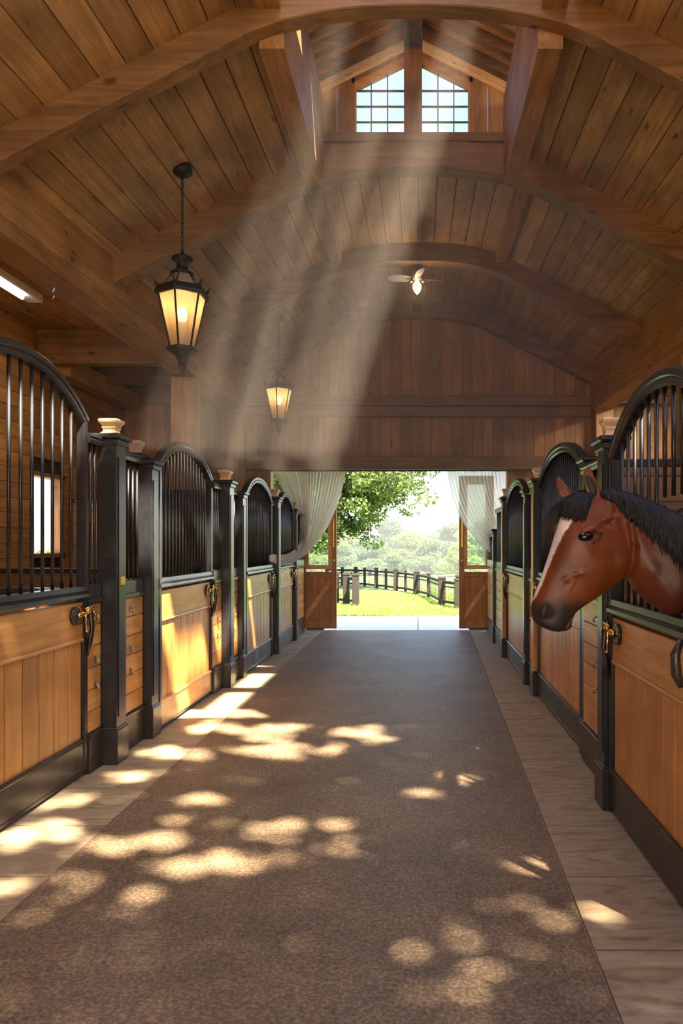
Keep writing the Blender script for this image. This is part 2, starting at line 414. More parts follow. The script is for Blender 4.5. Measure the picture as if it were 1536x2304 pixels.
# purlins beside barrel ceiling
for s in (-1, 1):
    for y0, y1, lab in ((FB+.2, FC, 'middle'), (FC+.2, YW-.2, 'far')):
        x0, x1 = sorted((s*1.02, s*1.16)); mb = MB()
        z = zc(1.1)
        mb.hexa([(x0, y0, z-.11+dz(y0)), (x1, y0, z-.11+dz(y0)), (x1, y1, z-.11+dz(y1)), (x0, y1, z-.11+dz(y1)),
                 (x0, y0, z+.06+dz(y0)), (x1, y0, z+.06+dz(y0)), (x1, y1, z+.06+dz(y1)), (x0, y1, z+.06+dz(y1))])
        side = 'left' if s < 0 else 'right'
        tag(mb.build('purlin', M['beamy']), f'narrow timber purlin {side} of the ridge in the {lab} ceiling bay', 'beam', 'purlins between the arched beams')
# tie beams of the side aisles
for s in (-1, 1):
    for Y in ((FC+.02,) if s < 0 else (FC+.02,)):
        xa, xb = sorted((s*3.2, s*XO))
        sd_ = 'left' if s < 0 else 'right'
        tag(MB().bbox(xa, xb, Y, Y+.2, 3.9, 4.36, .01).build('tie_beam', M['beamx']), f'deep horizontal timber tie beam over the {sd_} hand stalls', 'beam')
    if s < 0:
        tag(MB().bbox(xa, xb, 11.1, 11.3, 3.95, 4.3, .01).build('tie_beam', M['beamx']), 'thinner timber tie beam behind the deep one over the left stalls', 'beam')
        tag(MB().bbox(-4.98, -4.72, 9.95, 12.5, 3.78, 4.05, .01).build('wall_beam', M['beamy']), 'square timber beam along the top of the left outer wall', 'beam')

# ------------------------------------------------------------------ walls
mb = MB(); mt = MB()
OX0, OX1, OZ = -2.53, 1.52, 2.775
bw = .176; x = -XO
while x < XO:
    xb = min(x+bw-.007, XO); xm = (x+xb)/2
    if abs(xm) > 3.0: segs = [(0, 4.4)]
    else: segs = [(0, 2.8), (3.0, 3.7), (4.0, None)]
    for z0, z1 in segs:
        if z1 is None:
            ta, tb = zc(x)-.03, zc(xb)-.03
        else: ta = tb = z1
        if z0 == 0 and xb > OX0 and x < OX1:
            if z1 == 2.8:
                continue
        mb.hexa([(x, YW, z0), (xb, YW, z0), (xb, YW+.03, z0), (x, YW+.03, z0), (x, YW, ta), (xb, YW, tb), (xb, YW+.03, tb), (x, YW+.03, ta)])
    x += bw
tag(mb.build('wall_far', M['wallz']), kind='structure')
mb = MB()
mb.box(-XO, OX0-.02, YW+.04, YW+.2, 0, 4.5); mb.box(OX1+.02, XO, YW+.04, YW+.2, 0, 4.5); mb.box(OX0-.02, OX1+.02, YW+.04, YW+.2, 2.8, 4.5)
mb.add([(-3.1, YW+.05, 4.4), (3.1, YW+.05, 4.4), (1.1, YW+.05, 5.5), (0, YW+.05, 5.62), (-1.1, YW+.05, 5.5),
        (-3.1, YW+.2, 4.4), (3.1, YW+.2, 4.4), (1.1, YW+.2, 5.5), (0, YW+.2, 5.62), (-1.1, YW+.2, 5.5)],
       [(0, 1, 2, 3, 4), (9, 8, 7, 6, 5), (1, 6, 7, 2), (2, 7, 8, 3), (3, 8, 9, 4), (4, 9, 5, 0), (0, 5, 6, 1)])
tag(mb.build('wall_far', M['dark']), kind='structure')
tag(MB().bbox(-2.95, 2.95, YW-.13, YW+.03, 3.86, 4.03, .01).bbox(-2.95, 2.95, YW-.12, YW+.03, 3.68, 3.855, .01).build('trim_1', M['beamx']), kind='structure')
tag(MB().bbox(-2.95, 2.95, YW-.15, YW+.2, 2.775, 3.0, .01).build('trim_2', M['beamx']), kind='structure')
tag(MB().bbox(OX0-.14, OX0, YW-.05, YW+.2, 0, 2.775, .008).build('trim_3', M['beamz']), kind='structure')
tag(MB().bbox(OX1, OX1+.14, YW-.05, YW+.2, 0, 2.775, .008).build('trim_4', M['beamz']), kind='structure')
for s, nm in ((-1, 5), (1, 6)):
    xa, xb = sorted((s*3.27, s*XO))
    tag(MB().bbox(xa, xb, YW-.1, YW+.02, 3.9, 4.2, .01).bbox(xa, xb, YW-.08, YW+.02, 2.7, 2.98, .01).build('trim_%d' % nm, M['beamx']), kind='structure')
# outer walls, lying boards
WY0, WY1, WZ0, WZ1 = 9.55, 10.45, 1.32, 2.47
for s, nm in ((-1, 'wall_left'), (1, 'wall_right')):
    mb = MB(); z = 0
    xa, xb = sorted((s*XO, s*(XO+.03)))
    while z < 4.35:
        z1 = min(z+.19-.007, 4.35)
        if z1 > WZ0 and z < WZ1:
            mb.box(xa, xb, YS, WY0, z, z1); mb.box(xa, xb, WY1, YW, z, z1)
        else: mb.box(xa, xb, YS, YW, z, z1)
        z += .19
    tag(mb.build(nm, M['wally']), kind='structure')
    xa, xb = sorted((s*(XO+.035), s*(XO+.18))); mb = MB()
    mb.box(xa, xb, YS, WY0, 0, 4.5); mb.box(xa, xb, WY1, YW+.2, 0, 4.5); mb.box(xa, xb, WY0, WY1, 0, WZ0); mb.box(xa, xb, WY0, WY1, WZ1, 4.5)
    tag(mb.build(nm, M['dark']), kind='structure')
    fr = MB(); xa, xb = sorted((s*(XO-.02), s*(XO+.16)))
    fr.bbox(xa, xb, WY0, WY0+.06, WZ0, WZ1).bbox(xa, xb, WY1-.06, WY1, WZ0, WZ1).bbox(xa, xb, WY0, WY1, WZ0, WZ0+.06).bbox(xa, xb, WY0, WY1, WZ1-.06, WZ1)
    f = tag(fr.build('window_%d' % (3 if s < 0 else 4), M['beamz']), kind='structure')
    MB().box(*sorted((s*(XO+.08), s*(XO+.085))), WY0+.05, WY1-.05, WZ0+.05, WZ1-.05).build('pane', M['glass'], f)

# ------------------------------------------------------------------ cupola
CX = -.05
H = .87
zt = 5.80   # top of curb
mbL = {}
for s, side in ((-1, 'left'), (1, 'right')):
    xa, xb = sorted((CX+s*H, CX+s*(H+.17)))
    y0, y1 = FA+.12, FB+.02
    zb = zlow(H+.08)-.06
    mb = MB().hexa([(xa, y0, zb+dz(y0)), (xb, y0, zb+dz(y0)), (xb, y1, zb+dz(y1)), (xa, y1, zb+dz(y1)),
                    (xa, y0, zt), (xb, y0, zt), (xb, y1, zt), (xa, y1, zt)])
    mb.box(xa, xb, YS, FA+.1, 5.08, zt)
    tag(mb.build('skylight_curb', M['beamy']), f'heavy timber curb along the {side} side of the roof opening', 'beam', 'curbs of the roof opening')
# gable wall at frame B
GY = FB+.06
gb = MB()
WX0, WX1, WB = -.62, .50, 5.47     # window extents
def groof(x): return 6.34-.50*abs(x-CX)
bnds = [CX-H, -.80, WX0-.045]
for a, b_ in ((CX-H-.02, -.795), (-.79, WX0+.004), (WX1-.004, .675), (.68, CX+H+.02)):
    gb.hexa([(a, GY, WB-.02), (b_, GY, WB-.02), (b_, GY+.04, WB-.02), (a, GY+.04, WB-.02), (a, GY, groof(a)), (b_, GY, groof(b_)), (b_, GY+.04, groof(b_)), (a, GY+.04, groof(a))])
gb.hexa([(WX0-.03, GY, groof(WX0)-.07), (CX, GY, groof(CX)-.07), (CX, GY+.04, groof(CX)-.07), (WX0-.03, GY+.04, groof(WX0)-.07), (WX0-.03, GY, groof(WX0-.03)), (CX, GY, groof(CX)), (CX, GY+.04, groof(CX)), (WX0-.03, GY+.04, groof(WX0-.03))])
gb.hexa([(CX, GY, groof(CX)-.07), (WX1+.03, GY, groof(WX1)-.07), (WX1+.03, GY+.04, groof(WX1)-.07), (CX, GY+.04, groof(CX)-.07), (CX, GY, groof(CX)), (WX1+.03, GY, groof(WX1+.03)), (WX1+.03, GY+.04, groof(WX1+.03)), (CX, GY+.04, groof(CX))])
tag(gb.build('wall_cupola', M['wallz']), kind='structure')
mb = MB()
for z0, z1, y0 in ((5.39, 5.475, FB-.03), (5.22, 5.385, FB+.0), (5.19, 5.215, FB+.005)):
    mb.bbox(CX-H-.02, CX+H+.02, y0+.01, FB+.16, z0, z1, .006)
tag(mb.build('trim_7', M['beamx']), kind='structure')
tag(MB().bbox(CX-.09, CX+.085, FB-.02, FB+.14, WB, 6.30, .008).build('trim_8', M['beamz']), kind='structure')
for i, (a, b_) in enumerate(((WX0, CX-.09), (CX+.085, WX1))):
    top = lambda x: groof(x)-.13
    fr = MB(); t = .018; y0, y1 = GY-.015, GY+.05
    outer = a if i == 0 else b_
    oa, ob = (a, a+t) if i == 0 else (b_-t, b_)
    fr.hexa([(oa, y0, WB), (ob, y0, WB), (ob, y1, WB), (oa, y1, WB), (oa, y0, top(oa)), (ob, y0, top(ob)), (ob, y1, top(ob)), (oa, y1, top(oa))])
    fr.hexa([(a, y0, top(a)-.0), (b_, y0, top(b_)), (b_, y1, top(b_)), (a, y1, top(a)), (a, y0, top(a)+.07), (b_, y0, top(b_)+.07), (b_, y1, top(b_)+.07), (a, y1, top(a)+.07)])
    f = tag(fr.build('window_%d' % (i+1), M['dx']), kind='structure')
    mm = MB(); ww = (b_-a)/3
    for k in (1, 2):
        xx = a+ww*k; mm.box(xx-.006, xx+.006, GY+.01, GY+.03, WB, top(xx))
    for k in range(1, 4):
        z = WB+.152*k
        xl, xr = a, b_
        if z > top(outer):
            xx = CX-(6.34-.13-z)/.50 if i == 0 else CX+(6.34-.13-z)/.50
            if i == 0: xl = xx
            else: xr = xx
        mm.box(xl, xr, GY+.01, GY+.03, z-.006, z+.006)
    mm.build('glazing_bars', M['ridge'], f)
    pn = MB(); pn.hexa([(a, GY+.018, WB), (b_, GY+.018, WB), (b_, GY+.022, WB), (a, GY+.022, WB), (a, GY+.018, top(a)), (b_, GY+.018, top(b_)), (b_, GY+.022, top(b_)), (a, GY+.022, top(a))])
    pn.build('pane', M['glass'], f)
# unseen near roof added to cut light, opening shaped for the dappled sun
mb = MB()
YB = -3.5
def flat(xa, xb, y0, y1, lift=0.0):
    za, zb = zc(xa)-.28+lift, zc(xb)-.28+lift
    mb.hexa([(xa, y0, za), (xb, y0, zb), (xb, y1, zb), (xa, y1, za), (xa, y0, za+.1), (xb, y0, zb+.1), (xb, y1, zb+.1), (xa, y1, za+.1)])
for a_, b_ in ((-3.1, -2.2), (-2.2, -1.04)): flat(a_, b_, YB, YS-.01)
for a_, b_ in ((-1.04, 0), (0, 1.04), (1.04, 2.2), (2.2, 3.1)): flat(a_, b_, YB, -.6)
mb.box(-XO-.2, -3.05, YB, YS-.01, 4.2, 4.4); mb.box(3.05, XO+.2, YB, -.6, 4.2, 4.4); mb.box(3.9, XO+.2, -.6, YS-.01, 4.2, 4.4)
tag(mb.build('ceiling_near_added', M['ceil']), kind='structure')
mb = MB().box(-XO-.2, -XO, YB, YS, 0, 4.3).box(XO, XO+.2, YB, YS, 0, 4.3).box(-XO, -2.0, YB-.1, YB, 0, 4.3).box(2.0, XO, YB-.1, YB, 0, 4.3).box(-3.1, 3.1, YB-.1, YB, 2.9, 5.5)  # unseen near walls; the rear one is added to cut light from behind
tag(mb.build('wall_near_added', M['wally']), kind='structure')
# cupola roof (boarded between the two arches) with rafters
mb = MB(); N = 9
for s in (-1, 1):
    for k in range(11):
        y0 = 6.0+(FB+.25-6.0)*k/11; y1 = y0+(FB+.25-6.0)/11-.006
        xa, xb = CX, CX+s*(H+.2)
        mb.hexa([(xa, y0, groof(xa)+.10), (xb, y0, groof(xb)+.10), (xb, y1, groof(xb)+.10), (xa, y1, groof(xa)+.10),
                 (xa, y0, groof(xa)+.13), (xb, y0, groof(xb)+.13), (xb, y1, groof(xb)+.13), (xa, y1, groof(xa)+.13)])
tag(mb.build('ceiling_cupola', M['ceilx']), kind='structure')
mb = MB()
for s in (-1, 1):
    xa, xb = CX, CX+s*(H+.2)
    mb.hexa([(xa, 6.0, groof(xa)+.135), (xb, 6.0, groof(xb)+.135), (xb, FB+.25, groof(xb)+.135), (xa, FB+.25, groof(xa)+.135),
             (xa, 6.0, groof(xa)+.2), (xb, 6.0, groof(xb)+.2), (xb, FB+.25, groof(xb)+.2), (xa, FB+.25, groof(xa)+.2)])
tag(mb.build('roof_cupola', M['dark']), kind='structure')
for s, side in ((-1, 'left'), (1, 'right')):
    for j, Y in enumerate((6.02, 6.30, 6.58, 6.88)):
        xa, xb = CX, CX+s*(H+.06); mb = MB()
        mb.hexa([(xa, Y, groof(xa)), (xb, Y, groof(xb)), (xb, Y+.09, groof(xb)), (xa, Y+.09, groof(xa)),
                 (xa, Y, groof(xa)+.10), (xb, Y, groof(xb)+.10), (xb, Y+.09, groof(xb)+.10), (xa, Y+.09, groof(xa)+.10)])
        tag(mb.build('rafter', M['beamx']), 'sloping rafter on the %s of the skylight roof, %s the gable window' % (side, ('farthest from', 'third away from', 'second nearest', 'closest to')[j]), 'rafter', 'rafters inside the skylight')
tag(MB().bbox(CX-.09, CX+.09, FA+.1, FB+.02, 6.27, 6.44, .006).build('ridge_beam', M['ridge']), 'grey steel ridge beam at the peak of the skylight', 'beam')
# unseen bars and boards added over the roof opening to shape the sunbeams
mb = MB()
for xx, hw in ((-.93, .05), (-.56, .13), (-.10, .10), (.30, .12), (.80, .10)):
    mb.box(xx-hw, xx+hw, YS, 6.0, 5.86, 5.95)
mb.box(-1.0, .92, 5.52, 6.02, 5.955, 6.0)  # cover board added to narrow the beams
mb.box(-1.1, 1.0, 4.58, 4.63, 5.66, 6.1).box(-1.1, -.42, 4.58, 4.63, 5.54, 5.66)  # hood boards added to keep the sun off arch A
tag(mb.build('added_beam_bars', M['beamy']), 'unseen timber bars and boards added over the roof opening to shape the sunbeams', 'skylight')

# ------------------------------------------------------------------ stall fronts
def arc(W, hc, ha, n=28):
    return [(W*i/n, hc+(ha-hc)*(1-abs(2*i/n-1)**2.3)) for i in range(n+1)]
def arcz(s, W, hc, ha):
    return hc+(ha-hc)*(1-abs(2*s/W-1)**2.3)

def latch(parent, x, z, y, sx):
    """brass bolt on a black boss; sx = direction towards the post"""
    l = MB().bbox(x-.035, x+.035, y, y+.012, z-.06, z+.05, .004).cyl((x-.06*sx, y+.03, z), (x+.12*sx, y+.03, z), .010, 10)
    l.cyl((x-.04*sx, y+.03, z-.0), (x-.04*sx, y, z), .016).cyl((x+.02*sx, y+.03, z), (x+.02*sx, y, z), .016)
    l.tube([(x+.12*sx, y+.03, z), (x+.15*sx, y+.035, z-.005), (x+.16*sx, y+.03, z-.035), (x+.145*sx, y+.02, z-.055)], .011, 8)
    l.sphere((x-.065*sx, y+.03, z), .018, 12).sphere((x+.05*sx, y+.035, z+.02), .02, 12)
    l.tube([(x+.02*sx, y+.03, z+.03), (x+.08*sx, y+.045, z+.045), (x+.13*sx, y+.03, z+.035)], .009, 8)
    o = l.build('latch', M['brass'], parent)
    MB().cyl((x, y+.04, z), (x+.004*sx, y+.045, z-.11), .006, 8).sphere((x+.004*sx, y+.045, z-.11), .009, 10).build('bolt_handle', M['brass'], o)
    MB().cyl((x-.075*sx, y+.0, z-.005), (x-.075*sx, y+.02, z-.005), .058, 20).build('backplate', M['black'], o)
    return o

def stall_door(loc, rz, W, hc, ha, latch_far_at, lab, sp=.085, kick='kick', rail=1.18, gapf=None, handle=True, group=None, board='sx'):
    d = empty('stall_door', loc, rz, lab, 'stall door', group or 'arched stall doors')
    t = .045
    fr = MB(); st = .05
    fr.bbox(0, st, -t/2, t/2+.01, .03, hc, .006).bbox(W-st, W, -t/2, t/2+.01, .03, hc, .006)
    fr.bbox(0, W, -t/2, t/2, .02, .045, .004)
    fr.build('frame', M['steel'], d)
    A = arc(W, hc, ha)
    pts = [(a, 0, z) for a, z in A]
    ar = MB().sweep(pts, [(-.03, -.035), (.03, -.035), (.035, -.025), (.035, 0), (.028, .008), (.034, .016), (.034, .034), (.02, .045), (-.03, .045)], (0, 1, 0))
    ar.build('arched_rail', M['steel'], d)
    mr = MB().sweep([(0, 0, rail), (W, 0, rail)], [(-.03, -.05), (.030, -.05), (.034, -.02), (.028, -.012), (.045, .0), (.048, .02), (.03, .034), (-.03, .034)], (0, 1, 0))
    mr.build('middle_rail', M['steel'], d)
    zt_ = rail-.05
    MB().bbox(st, W-st, -.02, .022, zt_-.235, zt_, .004).build('top_board', M[board], d)
    MB().sweep([(st, 0, zt_-.245), (W-st, 0, zt_-.245)], [(-.02, -.012), (.026, -.012), (.03, .0), (.024, .012), (-.02, .012)], (0, 1, 0)).build('moulding', M[board], d)
    pl = MB(); n = max(4, round((W-2*st)/(.186 if W < 1.6 else .14))); pw = (W-2*st)/n; zk = .235
    for i in range(n):
        pl.bbox(st+i*pw+.0065, st+(i+1)*pw-.0065, -.010, .012, zk-.02, zt_-.25, .002)
    pl.build('plank_panel', M['sz'], d)
    MB().box(st, W-st, -.020, -.012, zk-.02, zt_-.25).build('groove_shade_board', M['dark'], d)  # dark sheet behind the planks, paints shade into the grooves
    kp = MB().bbox(st*.4, W-st*.4, -.022, .026, .045, zk-.012, .004)
    kp.sweep([(st*.5, 0, zk), (W-st*.5, 0, zk)], [(-.02, -.014), (.03, -.014), (.034, .0), (.026, .014), (-.02, .014)], (0, 1, 0))
    kp.build('kick_plate', M[kick], d)
    g = MB().bbox(st, W-st, -.006, .006, rail+.30*0+.034, rail+.05, .002).build('grille', M['steel'], d)
    nb = round((W-2*st)/sp); bs = (W-2*st)/nb
    for i in range(1, nb):
        s = st+i*bs; top = arcz(s, W, hc, ha)-.03
        segs = [(rail+.03, top)]
        if gapf:
            gz = gapf(s)
            if gz: segs = [(rail+.03, gz[0]), (gz[1], top)]
        b = MB()
        for z0, z1 in segs:
            if z1-z0 > .02: b.cyl((s, 0, z0), (s, 0, z1), .0105, 8)
        if b.v: b.build('bar', M['steel'], g)
    sx = 1 if latch_far_at > W/2 else -1
    xl = latch_far_at-sx*.10
    latch(d, xl, rail-.125, .022, sx)
    if handle:
        xh = latch_far_at-sx*.012
        MB().tube([(xh, .03, rail-.07), (xh, .055, rail-.12), (xh, .065, rail-.22), (xh, .05, rail-.32), (xh, .03, rail-.40)], [.014, .018, .016, .017, .012], 8).build('handle', M['black'], d)
    return d

def fixed_panel(loc, rz, W, h, lab, hooks=True, sp=.08, rail=1.2):
    d = empty('barred_screen', loc, rz, lab, 'barred screen', 'fixed panels between stall doors and posts')
    MB().sweep([(0, 0, h), (W, 0, h)], [(-.03, -.03), (.03, -.03), (.035, -.01), (.028, .0), (.036, .012), (.03, .035), (-.03, .035)], (0, 1, 0)).build('top_rail', M['steel'], d)
    MB().bbox(0, W, -.02, .02, rail-.06, rail+.04, .004).bbox(0, W, -.02, .034, rail-.09, rail-.055, .004).build('middle_rail', M['steel'], d)
    b = MB(); z0, z1 = .26, rail-.09; n = 6; hh = (z1-z0)/n
    for i in range(n): b.bbox(0, W, -.015, .014, z0+i*hh+.003, z0+(i+1)*hh-.003, .003)
    b.box(0, W, -.012, 0, z0, z1)
    b.build('boards', M['sx'], d)
    MB().bbox(0, W, -.02, .03, .0, .235, .004).bbox(0, W, -.02, .038, .235, .26, .004).build('kick_plate', M['kick'], d)
    g = MB().bbox(0, W, -.006, .006, rail+.035, rail+.05, .002).build('grille', M['steel'], d)
    nb = max(2, round(W/sp))
    for i in range(1, nb):
        s = W*i/nb; MB().cyl((s, 0, rail+.03), (s, 0, h-.02), .0105, 8).build('bar', M['steel'], g)
    if hooks:
        for k in (.9, .56, .36):
            z = z0+(z1-z0)*k
            MB().bbox(W/2-.011, W/2+.011, .012, .02, z-.03, z+.025, .003).tube([(W/2, .02, z+.01), (W/2, .04, z+.0), (W/2, .045, z-.018), (W/2, .03, z-.024)], .006, 8).build('hook', M['chrome'], d)
    return d

def stall_post(loc, rz, L, D, h, lab, finial='wood', lower=None, cap=True):
    """L along the row, D out into the aisle (local y from -.05 to D)"""
    d = empty('stall_post', loc, rz, lab, 'stall post', 'square stall posts')
    MB().bbox(0, L, -.06, D, .0, h, .006).build('shaft', M['steel'], d)
    r = MB().bbox(L*.18, L*.82, D, D+.006, .32, h-.12, .003); r.build('face_moulding', M[lower] if lower else M['steel'], d)
    if lower:
        MB().bbox(-.003, L+.003, .0, D+.004, .24, 1.12, .004).build('wood_casing', M['sz'], d)
    MB().bbox(-.012, L+.012, -.06, D+.014, 0, .235, .005).bbox(-.006, L+.006, -.06, D+.008, .235, .25, .004).build('plinth', M['kick'], d)
    cx, cy = L/2, (D-.06)/2
    hx, hy = L/2, (D+.06)/2
    if cap:
        MB().bbox(cx-hx-.035, cx+hx+.035, cy-hy-.035, cy+hy+.035, h, h+.035, .01).bbox(cx-hx-.015, cx+hx+.015, cy-hy-.015, cy+hy+.015, h-.04, h, .006).build('cap_plate', M['steel'], d)
        z = h+.035
        if finial == 'wood':
            q = MB(); rr = min(hx, hy)*1.41
            q.lathe([(rr*.80, z), (rr*.80, z+.012), (rr*.62, z+.022), (rr*.62, z+.035), (rr*.72, z+.048), (rr*.70, z+.06), (rr*.95, z+.085), (rr*1.0, z+.098), (rr*.92, z+.108), (.002, z+.116)], (cx, cy, 0), 4, False, PI/4)
            q.build('finial', M['cap'], d)
        elif finial == 'ball':
            MB().lathe([(.03, z), (.03, z+.02), (.055, z+.035), (.065, z+.06), (.055, z+.085), (.003, z+.1)], (cx, cy, 0), 20).build('finial', M['steel'], d)
    return d
RL, RR = -PI/2, PI/2    # row rotations: left local x -> -Y, right local x -> +Y
# left row: origin at the FAR end (local x runs to the camera)
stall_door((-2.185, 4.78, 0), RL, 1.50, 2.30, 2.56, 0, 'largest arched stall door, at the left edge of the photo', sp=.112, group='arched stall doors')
fixed_panel((-2.17, 4.98, 0), RL, .20, 2.20, 'narrow barred panel between the left-edge door and the tall black post', sp=.07)
p1_ = stall_post((-2.13, 5.16, 0), RL, .17, .075, 2.22, 'tall black stall post with pale wooden finial, nearest on the left')
MB().bbox(.045, .125, .081, .087, 1.22, 1.28, .002).build('brass_plate', M['brass'], p1_)
fixed_panel((-2.14, 5.66, 0), RL, .50, 2.15, 'barred panel with two hooks just beyond the nearest left post', sp=.085)
stall_post((-2.12, 5.82, 0), RL, .15, .06, 2.12, 'slimmer black post touching the second left stall door', finial=None)
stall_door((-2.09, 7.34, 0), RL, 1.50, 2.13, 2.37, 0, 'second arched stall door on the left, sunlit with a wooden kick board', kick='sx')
fixed_panel((-2.07, 7.66, 0), RL, .32, 2.1, 'narrow panel beyond the sunlit left door')
stall_post((-2.05, 7.86, 0), RL, .18, .075, 2.14, 'second tall black finial post on the left, after the sunlit door')
fixed_panel((-2.04, 8.22, 0), RL, .36, 2.08, 'narrow panel just before the third left stall door')
stall_post((-2.03, 8.38, 0), RL, .15, .06, 2.06, 'slim black post touching the third left stall door', finial=None)
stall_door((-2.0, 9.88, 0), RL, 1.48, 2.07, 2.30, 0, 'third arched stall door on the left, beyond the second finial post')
stall_post((-1.99, 10.24, 0), RL, .2, .07, 2.12, 'third tall finial post on the left, behind the curtain tail')
fixed_panel((-2.0, 10.04, 0), RL, .16, 2.06, 'thin panel between the third left door and the post the curtain hangs by', hooks=False)
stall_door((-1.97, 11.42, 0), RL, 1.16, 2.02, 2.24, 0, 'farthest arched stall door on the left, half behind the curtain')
stall_post((-1.96, 11.62, 0), RL, .18, .05, 2.02, 'last small black post on the left, next to the doorway')
fixed_panel((-1.98, 12.58, 0), RL, .96, 2.0, 'farthest left panel, from the last post to the end wall', hooks=False, sp=.1)
# right row: origin at the NEAR end (local x runs away)
NK0, NK1 = 2.93, 3.31
def gapR(s):
    y = 2.66+s
    return (1.215, 1.71) if NK0 < y < NK1 else None
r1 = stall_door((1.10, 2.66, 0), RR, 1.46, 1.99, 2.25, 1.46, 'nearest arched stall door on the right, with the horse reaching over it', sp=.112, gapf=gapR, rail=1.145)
MB().bbox(2.90-2.66-.014, 2.90-2.66+.014, -.02, .035, 1.17, 2.12, .005).build('yoke_stile', M['steel'], r1)
MB().tube([(.27, .05, 1.12), (.27, .075, 1.06), (.27, .07, .98), (.27, .05, .93)], [.012, .02, .022, .012], 10).build('door_catch', M['kick'], r1)
stall_post((1.10, 4.14, 0), RR, .17, .05, 2.08, 'tall black finial post on the right, right behind the horse')
fixed_panel((1.17, 4.32, 0), RR, .82, 2.02, 'barred panel behind the horse between two right-hand posts', sp=.09)
stall_post((1.22, 5.12, 0), RR, .15, .05, 2.08, 'black post without finial behind the ears of the horse', finial=None)
stall_door((1.20, 5.28, 0), RR, 1.94, 2.08, 2.31, 1.94, 'second arched stall door on the right, beyond the horse head')
stall_post((1.19, 7.24, 0), RR, .18, .05, 2.12, 'right-hand finial post with orange wood casing beside the horse muzzle', lower='sz')
fixed_panel((1.20, 7.42, 0), RR, .42, 2.06, 'narrow panel on the right hidden past the cased post')
stall_post((1.19, 7.84, 0), RR, .16, .05, 2.06, 'slim black post next to the third right stall door', finial=None)
stall_door((1.19, 8.0, 0), RR, 1.72, 2.03, 2.25, 1.72, 'third arched stall door on the right, nearest the doorway curtain')
stall_post((1.17, 9.74, 0), RR, .2, .05, 2.1, 'far right finial post with wood casing, in front of the curtain', lower='sz')
fixed_panel((1.19, 9.94, 0), RR, 1.2, 2.0, 'long barred panel on the far right, behind the curtain', hooks=False, sp=.1)
stall_post((1.19, 11.14, 0), RR, .16, .05, 1.7, 'short last black post on the right by the barn door', finial=None)
fixed_panel((1.20, 11.3, 0), RR, 1.28, 1.66, 'lowest panel on the right ending at the doorway wall', hooks=False, sp=.1)
# rear posts with finials
stall_post((-2.36, 6.2, 0), RL, .15, .06, 2.22, 'rear stall post whose pale finial shows just behind the nearest left post')
stall_post((-2.21, 8.36, 0), RL, .13, .05, 2.12, 'rear stall post with black ball finial behind the second left finial post', finial='ball')
# partitions
def partition(x0, x1, Y, h, lab, top=True):
    d = empty('stall_partition', ((x0+x1)/2, Y, 0), 0, lab, 'partition')
    b = MB(); W = x1-x0; z = 0
    while z < h-.02:
        b.bbox(-W/2, W/2, -.025, .025, z+.002, min(z+.178, h), .003); z += .18
    b.build('boards', M['beamx'], d)
    MB().bbox(-W/2, W/2, -.035, .035, h, h+.05, .006).build('top_rail', M['steel'], d)
partition(-5.03, -2.28, 5.07, 1.15, 'low boarded partition behind the nearest left post')
partition(-5.03, -3.25, 7.77, 1.2, 'low boarded partition behind the second left post')
pz = empty('stall_shade_sheet', (-2.72, 7.77, 0), 0, 'dark sheet added behind the bars of the sunlit left door for the stall shade', 'partition')
MB().bbox(-.52, .52, -.015, .015, .0, 2.02, .004).build('sheet', M['steel'], pz); MB().bbox(-.53, .53, -.03, .03, 2.02, 2.08, .006).build('top_rail', M['steel'], pz)  # dark sheet stands in for the shade inside the stall
partition(-5.03, -2.12, 10.62, 2.1, 'high boarded partition behind the third left post')
partition(1.33, 5.03, 5.2, 2.05, 'high boarded partition in the right stalls behind the horse')
partition(1.32, 5.03, 7.55, 2.05, 'high boarded partition in the middle of the right stalls')
partition(1.30, 5.03, 10.3, 2.0, 'high boarded partition at the far end of the right stalls')

